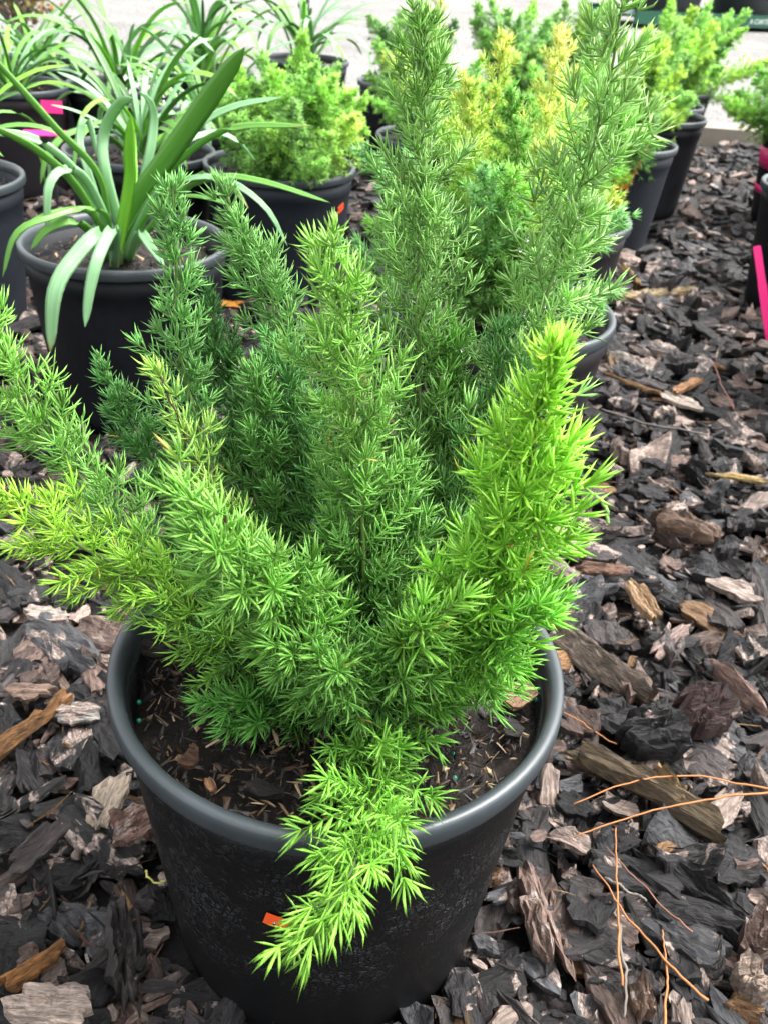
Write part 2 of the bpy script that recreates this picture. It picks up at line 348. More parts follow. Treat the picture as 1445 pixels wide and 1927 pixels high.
make_pot('E1', .838, 1.91, 'black pot with a leaning pink stake across the mulch aisle', tint=BLK)
make_pot('E3', 1.06, 2.62, 'black pot with a pink band, across the aisle from the fern row', tint=BLK)
make_pot('E0', .745, 1.42, 'black pot standing in front of the pink-staked pot', tint=BLK)
make_pot('B2', -.505, 1.79, 'black pot directly behind the broad-bladed strap clump, under its arching leaves', tint=BLK)
make_pot('P5', -.458, 2.15, 'black pot overhung by strap leaves to the left of a feathery fern', tint=BLK)
make_pot('P6', -.760, 1.50, 'dusty black pot standing beside the pot with two drooping pale leaves', tint=BLU)
make_pot('P7', -.975, 2.38, 'purplish black pot with a pink tag hanging at its side', tint=PUR)
make_pot('P1', -.735, 2.50, 'black pot under arching strap leaves behind the pink tag', tint=BLK)
make_pot('P2', -.607, 2.86, 'black pot of the dense upright strap plant by the gravel', tint=BLK)
make_pot('P3', -.36, 3.25, 'black pot of the tall strap plant near the black stake', tint=BLK)
make_pot('P4', -1.06, 2.78, 'black pot beneath the tan shrub at the bed edge', tint=BLK)

def sticker(key, u, v, rot, wd=.030, ht=.022, ink=True):
    t, x, y, s, sz = POTS[key]; best = None
    for th in np.linspace(-math.pi, 0, 241):
        for z in np.linspace(.03, .21, 91):
            P = np.array([x+s*wall_r(z)*math.cos(th), y+s*wall_r(z)*math.sin(th), sz*z]); uu, vv, _ = project(P); e = (uu-u)**2+(vv-v)**2
            if best is None or e < best[0]: best = (e, th, z)
    _, th, z = best
    def patch(w_, h_, off, ox=0, oy=0):
        n = 7; V = []
        for i in range(n):
            for j in range(3):
                a, b_ = (i/(n-1)-.5)*w_+ox, (j/2-.5)*h_+oy
                a, b_ = a*math.cos(rot)-b_*math.sin(rot), a*math.sin(rot)+b_*math.cos(rot)
                zz = z+b_; r = wall_r(zz)+off+.0008; tt = th+a/r; V.append((r*math.cos(tt), r*math.sin(tt), zz))
        return V, quad_grid(n, 3)
    V, T = patch(wd, ht, .0006); st = link('price_sticker', tri_mesh('price_sticker', V, T[:, ::-1], M_orange), t); st.rotation_euler.z = -t.rotation_euler.z
    if ink:
        b = Bag()
        for k in range(3): b.add(*patch(.0032, .008, .0010, (k-1)*.0055, 0))
        link('sticker_print', b.mesh('sticker_print', M_ink), st)
sticker('C', 641, 391, .35, .019, .014)
sticker('A', 530, 1735, -.22, .021, .013, False)
sticker('D2', 1172, 348, .1, .02, .016, False)
sticker('C2', 751, 335, .1, .016, .012, False)

# ------------------------------------------------------------------ foxtail ferns
def needles(P, D, Ln, R, bend, full=True):
    n = len(P); e1 = nrm(np.cross(D, rng.normal(0, 1, (n, 3)))); e2 = np.cross(D, e1); Ln = Ln[:, None]; R = R[:, None]
    bend = bend+rng.normal(0, .55, bend.shape); mid = P + D*Ln*.66 + bend*Ln*.06; tip = P + D*Ln + bend*Ln*.18
    a = np.array([0, 2.094, 4.189]); V = []
    if full:
        for k in range(3): V.append(P+R*.62*(np.cos(a[k])*e1+.6*np.sin(a[k])*e2))
        for k in range(3): V.append(mid+R*(np.cos(a[k])*e1+.6*np.sin(a[k])*e2))
        V.append(tip); V = np.stack(V, 1); m = 7
        t = [(k, (k+1) % 3, 3+(k+1) % 3) for k in range(3)]+[(k, 3+(k+1) % 3, 3+k) for k in range(3)]+[(3+k, 3+(k+1) % 3, 6) for k in range(3)]
    else:
        for k in range(3): V.append(P+D*Ln*.3+R*(np.cos(a[k])*e1+.6*np.sin(a[k])*e2))
        V.append(tip); V.append(P); V = np.stack(V, 1); m = 5
        t = [(k, (k+1) % 3, 3) for k in range(3)]+[((k+1) % 3, k, 4) for k in range(3)]
    T = (np.array(t)[None]+np.arange(n)[:, None, None]*m)
    return V.reshape(-1, 3), T.reshape(-1, 3), m
def brush(P, length, R0, spacing, nl, nr, per, full=True, sparse=1.0, start=.06, tipr=.35):
    """needle clusters along branchlets spiralling round a stem path P; returns needle arrays and s of each"""
    n = len(P); Tn, e, b = frames(P); nb = max(6, int(length/spacing)); 
    s = start+(1-start)*((np.arange(nb)+rng.uniform(-.4, .4, nb))/nb); s = np.clip(s, 0, .995); ph = np.arange(nb)*2.39996+rng.normal(0, .25, nb)
    idx = s*(n-1); i0 = np.minimum(idx.astype(int), n-2); f = (idx-i0)[:, None]
    C = P[i0]*(1-f)+P[i0+1]*f; t = nrm(Tn[i0]*(1-f)+Tn[i0+1]*f); rad = np.cos(ph)[:, None]*e[i0]+np.sin(ph)[:, None]*b[i0]
    prof = np.interp(s, [0, .12, .35, .7, .9, 1], [.55, .85, 1, .82, .50, tipr])
    lb = np.maximum(R0*prof*rng.uniform(.5, 1.2, nb)-nl*.60, nl*.08)
    el = np.radians(np.interp(s, [0, .8, 1], [66, 56, 30])+rng.normal(0, 7, nb)); d = nrm(np.cos(el)[:, None]*t+np.sin(el)[:, None]*rad)
    NP, ND, NL, NS, NBend, BR = [], [], [], [], [], []
    kmax = 8 if len(P) == 48 else 6
    for k in range(kmax):
        fr = k/(kmax-1.0); keep = (lb/(kmax-1) > nl*.16) | (k in (2, kmax-1)); keep &= rng.uniform(0, 1, nb) < sparse
        if k == 0: keep &= False
        I = np.nonzero(keep)[0]
        if not len(I): continue
        pk = C[I]+d[I]*(lb[I]*fr)[:, None]+t[I]*(lb[I]*fr*fr*.18)[:, None]
        dk = nrm(d[I]+t[I]*.35*fr)
        m = per+(4 if k == kmax-1 else 0)
        a = rng.uniform(0, 6.28, (len(I), 1))+np.arange(m)[None]*6.2832/m+rng.normal(0, .25, (len(I), m))
        q1 = nrm(np.cross(dk, rng.normal(0, 1, (len(I), 3)))); q2 = np.cross(dk, q1)
        op = np.radians(rng.uniform(38, 72, (len(I), m)) if k < kmax-1 else rng.uniform(0, 84, (len(I), m)))
        nd = np.cos(op)[..., None]*dk[:, None]+np.sin(op)[..., None]*(np.cos(a)[..., None]*q1[:, None]+np.sin(a)[..., None]*q2[:, None])
        nd = nrm(nd+t[I][:, None]*.12)
        sh = len(I)*m
        NP.append(np.repeat(pk, m, 0)); ND.append(nd.reshape(-1, 3)); NL.append(nl*rng.uniform(.72, 1.15, sh)*np.repeat(np.interp(s[I], [0, .9, 1], [1, 1, .8]), m))
        NS.append(np.repeat(s[I], m)); NBend.append(np.repeat(t[I]+dk*.5, m, 0)); BR.append(np.repeat(rng.normal(0, 1, len(I)), m))
    # tip tuft
    m = 14; a = rng.uniform(0, 6.28, m); op = np.radians(rng.uniform(4, 45, m)); tt = Tn[-1]
    NP.append(np.repeat(P[-1:], m, 0)-tt*rng.uniform(0, nl*.5, (m, 1))); ND.append(nrm(np.cos(op)[:, None]*tt+np.sin(op)[:, None]*(np.cos(a)[:, None]*e[-1]+np.sin(a)[:, None]*b[-1])))
    NL.append(nl*rng.uniform(.5, .85, m)); NS.append(np.ones(m)); NBend.append(np.repeat(tt[None], m, 0)); BR.append(np.zeros(m))
    NP, ND, NL, NS, NBend, BR = [np.concatenate(x) for x in (NP, ND, NL, NS, NBend, BR)]
    Rr = nr*rng.uniform(.8, 1.2, len(NP))
    V, T, m = needles(NP, ND, NL, Rr, NBend, full)
    return V, T, m, NS, BR, (C, d, lb, t)
DK = (.056, .150, .024); MD = (.115, .28, .042); BR_ = (.20, .45, .075); YL = (.36, .58, .085); SV = (.165, .36, .13); YY = (.46, .58, .11)  # DK: older green, deepened to paint in the shade inside the fern
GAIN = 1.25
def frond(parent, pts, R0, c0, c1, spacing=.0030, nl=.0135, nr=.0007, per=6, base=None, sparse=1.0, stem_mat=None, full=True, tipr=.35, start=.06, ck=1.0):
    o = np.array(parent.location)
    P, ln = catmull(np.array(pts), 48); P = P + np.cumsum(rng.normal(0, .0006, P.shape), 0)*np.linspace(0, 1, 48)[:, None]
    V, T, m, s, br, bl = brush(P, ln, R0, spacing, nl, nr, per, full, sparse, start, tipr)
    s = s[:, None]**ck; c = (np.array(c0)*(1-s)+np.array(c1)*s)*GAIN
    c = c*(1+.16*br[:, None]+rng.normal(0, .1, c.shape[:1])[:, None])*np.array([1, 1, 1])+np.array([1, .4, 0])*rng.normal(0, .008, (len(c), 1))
    odd = rng.uniform(0, 1, len(c)) < .0015; c[odd] = (.5, .42, .08)
    c = np.clip(c, .008, .72)
    me = tri_mesh('frond', V-o, T, M_needle, np.repeat(c, m, 0))
    f = link('frond', me, parent)
    b = Bag(); b.add(*tube(P-o, np.linspace(.0019, .0006, 48), 6))
    C, d, lb, t = bl
    for i in range(0, len(C), 2):
        if lb[i] > .006:
            q = np.stack([C[i], C[i]+d[i]*lb[i]*.5+t[i]*lb[i]*.045, C[i]+d[i]*lb[i]+t[i]*lb[i]*.18])-o; b.add(*tube(q, [.0005, .0004, .0003], 3))
    link('stem', b.mesh('stem', stem_mat or M_stem), f)
    return P, V[m-1::m]
A_loc = np.array([-.021, .435, .222])
fernA = thing('foxtail_fern', A_loc, 'large dripping foxtail fern with many bottlebrush fronds in the wet beaded pot', 'fern')
def rootA(): return A_loc + np.array([*rng.normal(0, .014, 2), 0])
FR = [  # (pixel u, v, world y) up the frond; radius; root colour (darkened to paint low shade), tip colour
 # hanging frond over the front of the pot
 ([(700, 1400, .375), (690, 1490, .315), (655, 1600, .275), (612, 1672, .258), (556, 1738,   .247)], .036, (.05, .19, .03), (.20, .42, .045), dict(nl=.0165, nr=.0008, tipr=.5, spacing=.0032, ck=.6)),
 # bright right frond
 ([(800, 1220, .41), (900, 1120, .39), (975, 960, .385), (1020, 810, .385), (1050, 668, .385)], .036, (.075, .25, .03), (.24, .48, .035), dict(nl=.0185, nr=.0009, tipr=.28, spacing=.0026, ck=.6)),
 ([(850, 1240, .40), (930, 1200, .37), (985, 1150, .36)], .034, MD, (.14, .36, .035), dict(nl=.017, nr=.00085, tipr=.6)),
 # two tall fronds
 ([(760, 1130, .46), (790, 900, .50), (795, 600, .55), (812, 300, .585), (826, 5, .60)], .041, (.065, .17, .03), (.16, .31, .065), dict(nl=.0145, sparse=.95)),
 ([(800, 1100, .47), (930, 830, .51), (1030, 540, .54), (1095, 330, .545), (1140, 130, .54), (1176, -25, .535)], .043, (.085, .21, .04), (.25, .42, .12), dict(nl=.0175, nr=.0008, sparse=.86, spacing=.0037, tipr=.45)),
 # centre
 ([(690, 1150, .43), (690, 950, .445), (690, 760, .455), (672, 640, .455), (650, 495, .455)], .038, (.045, .17, .03), (.19, .36, .06), dict(nl=.016, nr=.00075)),
 ([(600, 1100, .47), (580, 900, .51), (545, 640, .54), (470, 470, .56), (425, 362, .565)], .031, DK, (.13, .29, .07), dict(nl=.0145, sparse=.9)),
 ([(520, 1120, .45), (420, 960, .48), (350, 720, .51), (333, 520, .525), (325, 362, .53)], .030, DK, (.11, .27, .065), dict(nl=.014, sparse=.8, spacing=.0036)),
 ([(500, 1150, .45), (400, 1060, .48), (310, 920, .51), (235, 790, .53), (172, 688, .54)], .024, DK, (.07, .21, .045), dict(nl=.013)),
 # left fronds
 ([(500, 1230, .43), (380, 1140, .43), (250, 1010, .44), (130, 860, .45), (50, 700, .45), (0, 560, .45)], .036, (.055, .17, .035), (.18, .37, .06), dict(nl=.0155, sparse=.75, spacing=.0036)),
 ([(480, 1240, .42), (330, 1130, .41), (180, 1040, .405), (60, 960, .40), (-50, 880, .40)], .034, (.08, .23, .035), (.30, .50, .04), dict(nl=.015, sparse=.8)),
 # front left, large needles
 ([(600, 1220, .41), (540, 1130, .385), (440, 1040, .365), (370, 970, .36), (318, 915, .36)], .034, MD, (.15, .33, .05), dict(nl=.0185, nr=.00085, tipr=.6, spacing=.0034)),
 # low front left, and the one pointing at the lens
 ([(600, 1330, .40), (510, 1335, .385), (420, 1305, .375)], .026, DK, (.07, .22, .03), dict(nl=.0155, tipr=.7)),
 ([(715, 1260, .39), (750, 1215, .36), (788, 1178, .345)], .030, (.03, .12, .025), (.17, .37, .04), dict(nl=.018, nr=.0008, tipr=.8, per=7, ck=2)),
 ([(600, 1200, .42), (560, 1130, .40), (520, 1090, .38)], .034, DK, MD, dict(nl=.016, tipr=.7)),
 ([(640, 1260, .40), (590, 1230, .375), (545, 1200, .355)], .032, DK, MD, dict(nl=.0165, tipr=.7)),
 ([(680, 1300, .395), (650, 1270, .365), (640, 1230, .34)], .03, DK, MD, dict(nl=.0165, tipr=.8)),
 # interior and back
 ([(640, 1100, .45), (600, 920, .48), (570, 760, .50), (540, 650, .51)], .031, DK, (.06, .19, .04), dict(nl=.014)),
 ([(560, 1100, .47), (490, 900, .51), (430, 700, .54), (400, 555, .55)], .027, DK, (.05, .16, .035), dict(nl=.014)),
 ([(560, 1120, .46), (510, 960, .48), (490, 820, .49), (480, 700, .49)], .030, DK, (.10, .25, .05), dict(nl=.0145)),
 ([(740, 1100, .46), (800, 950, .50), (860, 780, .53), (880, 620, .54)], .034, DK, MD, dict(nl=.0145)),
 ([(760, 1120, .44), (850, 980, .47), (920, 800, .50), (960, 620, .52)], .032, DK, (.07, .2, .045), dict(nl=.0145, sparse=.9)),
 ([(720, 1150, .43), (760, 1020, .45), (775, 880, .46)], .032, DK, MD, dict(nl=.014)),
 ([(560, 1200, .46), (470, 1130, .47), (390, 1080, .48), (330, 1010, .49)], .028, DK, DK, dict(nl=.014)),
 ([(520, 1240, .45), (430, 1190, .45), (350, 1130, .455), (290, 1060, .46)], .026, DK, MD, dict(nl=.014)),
 # sparse yellowing frond with a bare brown stem
 ([(500, 1090, .42), (430, 960, .42), (385, 830, .425), (345, 690, .43)], .024, (.10, .22, .03), (.22, .36, .06), dict(nl=.0145, sparse=.5, spacing=.0042, stem_mat=M_stem_brown, start=.2)),
 ([(840, 1250, .42), (880, 1290, .40), (930, 1285, .385)], .026, DK, MD, dict(nl=.015, tipr=.7)),
 ([(700, 1330, .41), (720, 1380, .39), (730, 1400, .36)], .026, DK, MD, dict(nl=.015, tipr=.7)),
]
drop_sites = []
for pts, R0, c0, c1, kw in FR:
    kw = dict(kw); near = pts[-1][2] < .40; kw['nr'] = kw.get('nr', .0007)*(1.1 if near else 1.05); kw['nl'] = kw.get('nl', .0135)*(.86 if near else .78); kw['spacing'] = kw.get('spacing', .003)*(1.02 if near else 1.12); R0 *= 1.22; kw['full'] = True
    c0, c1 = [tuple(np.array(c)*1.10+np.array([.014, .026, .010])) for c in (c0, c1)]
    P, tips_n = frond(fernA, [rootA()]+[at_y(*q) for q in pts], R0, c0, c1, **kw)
    drop_sites.append(tips_n)
# water beads caught among the needles
ico = [(0, 0, 1), (0, 0, -1)]
def ball(c, r, nu=8, nv=6):
    V = []
    for i in range(nv+1):
        th = math.pi*i/nv
        for j in range(nu): V.append((c[0]+r*math.sin(th)*math.cos(j*6.2832/nu), c[1]+r*math.sin(th)*math.sin(j*6.2832/nu), c[2]+r*1.05*math.cos(th)))
    return V, quad_grid(nv+1, nu, True)[:, ::-1]
b = Bag()
for k, cnt in ((3, 80), (4, 120), (5, 40), (1, 18), (20, 30), (17, 30), (21, 45), (9, 20), (0, 6)):
    tp = drop_sites[k]; tp = tp[tp[:, 1] < np.median(tp[:, 1])]
    for c in tp[rng.integers(0, len(tp), cnt)]:
        r = rng.uniform(.0008, .0014) if rng.uniform() < .75 else rng.uniform(.0014, .0023)
        b.add(*ball(c-A_loc-np.array([0, 0, r*.8]), r))
wb = link('water_beads', b.mesh('water_beads', M_water), fernA); wb['kind'] = 'stuff'

# middle-distance ferns with their own fronds
def fern(key, label, tips, cols, R=.046, spacing=.0046, nl=.0110, nr=.00095, per=6, sparse=.95):
    t, x, y, s, sz = POTS[key]; loc = np.array([x, y, .222*sz])
    r = thing('foxtail_fern', loc, label, 'fern', None)
    for k, (u, v, Yt) in enumerate(tips):
        tip = at_y(u, v, Yt); base = loc+np.array([*rng.normal(0, .02, 2), 0]); h = tip-base
        mid1 = base+h*np.array([.22, .22, .4]); mid2 = base+h*np.array([.6, .6, .74])
        c0, c1 = cols[k % len(cols)]
        c0, c1 = [tuple(np.array(c)*1.3+np.array([.02, .03, .0])) for c in (c0, c1)]
        frond(r, [base, mid1, mid2, tip], R*rng.uniform(.85, 1.1), c0, c1, spacing=spacing, nl=nl, nr=nr, per=per, full=False, sparse=sparse)
    return r
G = (.03, .12, .03)
fern('D0', 'foxtail fern with yellow-tipped upright fronds, just behind the dripping fern',
     [(940, 70, 1.12), (738, 92, 1.10), (1068, 52, 1.14), (880, 150, 1.02), (955, 180, 1.0), (1010, 160, 1.2), (685, 292, .98), (612, 462, .96), (1160, 420, .98), (840, 260, 1.22), (900, 330, .92), (1040, 250, 1.0), (1100, 200, 1.2), (980, 320, .9), (1120, 330, 1.1), (760, 300, 1.15), (1150, 560, .92), (700, 420, .98)],
     [(MD, YL), (MD, (.32, .55, .09)), (MD, YY), (MD, YL), (DK, MD), (MD, BR_), (MD, SV), (DK, SV), (MD, SV), (MD, BR_), (MD, SV), (BR_, YL), (MD, YL), (DK, BR_), (MD, BR_), (DK, SV), (MD, SV), (DK, BR_)])
fern('D1', 'foxtail fern in the pot by the weathered plank, yellow-green fronds',
     [(1000, 110, 1.6), (1050, 140, 1.5), (1110, 110, 1.65), (1150, 210, 1.5), (920, 170, 1.5), (1165, 300, 1.45), (880, 250, 1.45), (1000, 250, 1.4), (1080, 300, 1.4), (1170, 380, 1.4)],
     [(MD, BR_), (MD, YL), (MD, BR_), (MD, SV), (MD, YL)], R=.048)

# far ferns: five shared frond meshes, laid from root to tip
LIB = []
for k in range(5):
    z = np.linspace(0, .3, 40); bend = .03*(k-2)/2
    P = np.stack([bend*(z/.3)**2+.004*np.sin(z*30+k), .01*np.sin(z*12+2*k), z], 1)
    V, T, m, s, br, _ = brush(P, .3, .046, .0036, .0105, .0013, 5, False, .95)
    c = np.stack([np.clip(s**.8+.12*br, 0, 1), np.clip(.5+.3*br+rng.normal(0, .15, len(s)), 0, 1), 0*s], 1)
    LIB.append(tri_mesh('frond', V, T, M_bgfern, np.repeat(c, m, 0)))
def far_fern(key, label, tips, cols, wid=1.0, extra=6, group=None):
    t, x, y, s, sz = POTS[key]; loc = Vector((x, y, .222*sz)); r = thing('foxtail_fern', loc, label, 'fern', group)
    jobs = [(Vector(at_y(u, v, Y)), cols[i % len(cols)]) for i, (u, v, Y) in enumerate(tips)]
    for k in range(extra):
        a = rng.uniform(0, 6.28); jobs.append((loc+Vector((math.cos(a)*rng.uniform(.05, .15), math.sin(a)*rng.uniform(.05, .15), rng.uniform(.10, .2))), [FG, MD, (.10, .29, .06)][k % 3]))
    for tip, c in jobs:
        base = loc+Vector((*rng.normal(0, .025, 2), 0)); d = tip-base; f = link('frond', LIB[rng.integers(5)], r, base-loc)
        q = d.to_track_quat('Z', 'Y'); f.rotation_mode = 'QUATERNION'; f.rotation_quaternion = q @ Quaternion((0, 0, 1), rng.uniform(0, 6.28))
        wd = wid*rng.uniform(.9, 1.2); f.scale = (wd, wd, max(d.length/.3, .3)); f.color = (*(np.array(c)*rng.uniform(.85, 1.15)), 1)
    return r
FB = (.40, .70, .13); FY = (.50, .72, .11); FG = (.34, .64, .15); FO = (.66, .64, .16)
MD_, SV_ = MD, SV; MD = (.27, .54, .13); SV = (.36, .62, .2); G = (.22, .48, .12)
far_fern('C', 'rounded bright green foxtail fern in the orange-stickered pot',
    [(452, 128, 1.78), (442, 262, 1.62), (470, 185, 1.70), (512, 100, 1.80), (528, 165, 1.62), (572, 62, 1.80), (592, 110, 1.70), (548, 140, 1.86), (618, 150, 1.66), (660, 150, 1.74), (676, 215, 1.66), (640, 120, 1.85), (690, 260, 1.70), (500, 240, 1.60), (580, 220, 1.58), (640, 265, 1.60), (470, 285, 1.62), (545, 250, 1.58), (612, 280, 1.58), (695, 200, 1.80)],
    [FB, FG, FB, FG, FB, FB, FG, MD, FB, FB, FY, FG, FB, FG, MD], 1.0, 14)
far_fern('C2', 'dark-based foxtail fern in shade behind the rounded bright one',
    [(700, 95, 2.2), (738, 110, 2.1), (770, 130, 2.15), (720, 170, 2.05), (690, 150, 2.2), (752, 200, 2.0), (800, 150, 2.2), (850, 140, 2.2), (900, 150, 2.2)], [FG, FY, MD, FG, SV], 1.0, 10)
far_fern('D2', 'yellow-green foxtail fern leaning over the pot with the dead frond',
    [(1185, 110, 2.2), (1215, 60, 2.25), (1245, 70, 2.3), (1262, 85, 2.2), (1175, 190, 2.1), (1200, 180, 2.1), (1160, 250, 2.05), (1230, 190, 2.15), (1160, 150, 2.3), (1270, 60, 2.3), (1200, 250, 2.05), (1180, 300, 2.0), (1165, 330, 2.05), (1290, 150, 2.2), (1140, 180, 2.2)], [FY, FY, FB, FY, FG, FG, MD, FB, FB, FG, MD, G], 1.05, 12)
far_fern('D3', 'foxtail fern with a slanting yellow frond, over the bare-soil pot',
    [(1348, 55, 2.6), (1300, 60, 2.7), (1330, 100, 2.6), (1280, 25, 2.75), (1310, 130, 2.6), (1290, 180, 2.5), (1260, 10, 2.8), (1345, 120, 2.7), (1250, 90, 2.8), (1260, 200, 2.5)], [FY, FB, FY, FG, FB, FG, FB, FG, FG], 1.1, 6)
far_fern('D4', 'foxtail fern with a tall pointed green tip near the end of the row',
    [(1255, 0, 3.1), (1330, 5, 3.1), (1300, 15, 3.05), (1365, 100, 3.0), (1350, 40, 3.1), (1330, 60, 3.0)], [FB, FG, FY, FG], 1.1, 8)
far_fern('D5', 'foxtail fern sprawling beside the kerb at the end of the fern row',
    [(1392, 45, 3.4), (1400, 30, 3.5), (1375, 20, 3.5), (1410, 130, 3.4), (1445, 105, 3.3), (1385, 170, 3.3), (1365, 60, 3.5), (1340, 150, 3.3)], [FB, FG, FG, FB, FY], 1.1, 10)
far_fern('F0', 'pale foxtail fern with an orange-yellow frond in the rear row',
    [(770, 20, 2.9), (800, 60, 2.8), (850, 0, 2.95), (845, 60, 2.85), (750, 70, 2.9), (740, 30, 3.0), (795, 10, 3.0), (820, 90, 2.8), (720, 90, 2.8)], [SV, FG, FO, FO, SV, SV, FG], 1.1, 10)
far_fern('F1', 'dark green upright foxtail fern in the rear row',
    [(890, 10, 3.0), (920, 0, 3.0), (945, 20, 2.95), (975, 25, 2.95), (1000, 0, 3.05), (1020, 40, 2.9), (905, 70, 2.9), (990, 90, 2.85), (960, 60, 3.1), (1040, 15, 3.05), (880, 50, 3.0)], [FG, SV, MD, G, FB, G, MD, FG], 1.1, 10)
far_fern('F2', 'slender pale foxtail fern behind the rear ferns by the gravel',
    [(1060, 0, 3.35), (1085, -10, 3.4), (1110, 15, 3.3), (1150, 0, 3.3), (1130, 40, 3.3), (1085, 60, 3.3), (1160, 60, 3.3)], [SV, FB, FY, FG], 1.0, 8)
far_fern('E3', 'bushy green foxtail fern spreading across the aisle by the kerb',
    [(1372, 190, 2.55), (1395, 165, 2.6), (1440, 120, 2.65), (1380, 215, 2.5), (1430, 190, 2.5), (1460, 150, 2.55), (1480, 110, 2.65), (1410, 170, 2.7), (1445, 160, 2.5)], [FB, FG, FG, FB, MD], 1.1, 10)
# dead frond on D2's pot
pts = [at_y(1222, 268, 2.12), at_y(1205, 300, 2.07), at_y(1188, 335, 2.06), at_y(1168, 385, 2.06)]
P, ln = catmull(pts, 40); t = thing('dead_frond', P[0], 'dead brown frond hanging down the dusty grey-black pot', 'frond')
V, T, m, s, br, _ = brush(P, ln, .010, .0045, .006, .0011, 3, False, .8)
b = Bag(); b.add(V-P[0], T); b.add(*tube(P-P[0], np.linspace(.003, .0012, 40), 6)); link('withered_needles', b.mesh('dead', M_dead), t)

# ------------------------------------------------------------------ strap-leaved plants
def leaf(parent, pts, wd, col, face=.0, tip=.22, fold=.28, tipc=None, N_=26):
    wd = wd*.74
    o = np.array(parent.location); P, ln = catmull(np.array(pts), N_); T = nrm(np.gradient(P, axis=0))
    view = nrm(P-np.array([0, 0, CH])); h = P[-1]-P[0]; h[2] = 0; h = h/max(np.linalg.norm(h), 1e-6)
    w0 = np.cross(np.array([0, 0, 1.]), h); wf = nrm(np.cross(T, view)); wf *= np.sign(np.sum(wf*w0, 1, keepdims=True)+1e-9)
    W = w0*(1-face)+wf*face; W = nrm(W-T*np.sum(W*T, 1, keepdims=True)); Nn = np.cross(T, W); Nn *= np.sign(Nn[0][2]+1e-9) if abs(Nn[0][2]) > .05 else 1
    s = np.linspace(0, 1, N_); ww = wd/2*np.interp(s, [0, .12, .45, 1-tip, 1-tip*.35, 1-tip*.1, 1], [.75, .85, 1, .95, .68, .36, .04]); th = np.interp(s, [0, .2, 1], [.0024, .0013, .0006])
    xs = [(-1, 0), (-.5, .5), (0, .62), (.5, .5), (1, 0), (.5, -.5), (0, -.38), (-.5, -.5)]; V = []
    for x, y in xs: V.append(P+W*(ww*x)[:, None]+Nn*((th*y)+ww*fold*(abs(x)-.5))[:, None])
    V = np.stack(V, 1).reshape(-1, 3); Tq = quad_grid(N_, 8, True)
    c = np.repeat(np.array(col)[None], N_, 0)*(1+rng.normal(0, .05))
    yb = np.clip(1-s*7, 0, 1)[:, None]; c = c*(1-yb)+np.array((.30, .38, .13))*yb
    if tipc: k = np.clip((s-.95)/.05, 0, 1)[:, None]; c = c*(1-k)+np.array(tipc)*k
    lo = np.stack([np.repeat(s*ln, 8)+rng.uniform(0, 50), np.tile([x for x, _ in xs], N_)*wd*.5, np.zeros(N_*8)], 1)
    link('leaf', tri_mesh('leaf', V-o, Tq, M_strap, np.repeat(c, 8, 0), lo), parent)
MD, SV = MD_, SV_
LG = (.13, .33, .055); GL = (.24, .46, .23); LB = (.20, .48, .045); LD = (.07, .2, .04)
locB = np.array([-.385, 1.235, .222])
agB = thing('strap_plant', locB, 'strap-leaved clump with one broad upright blade and two pale leaves drooping over its pot', 'plant')
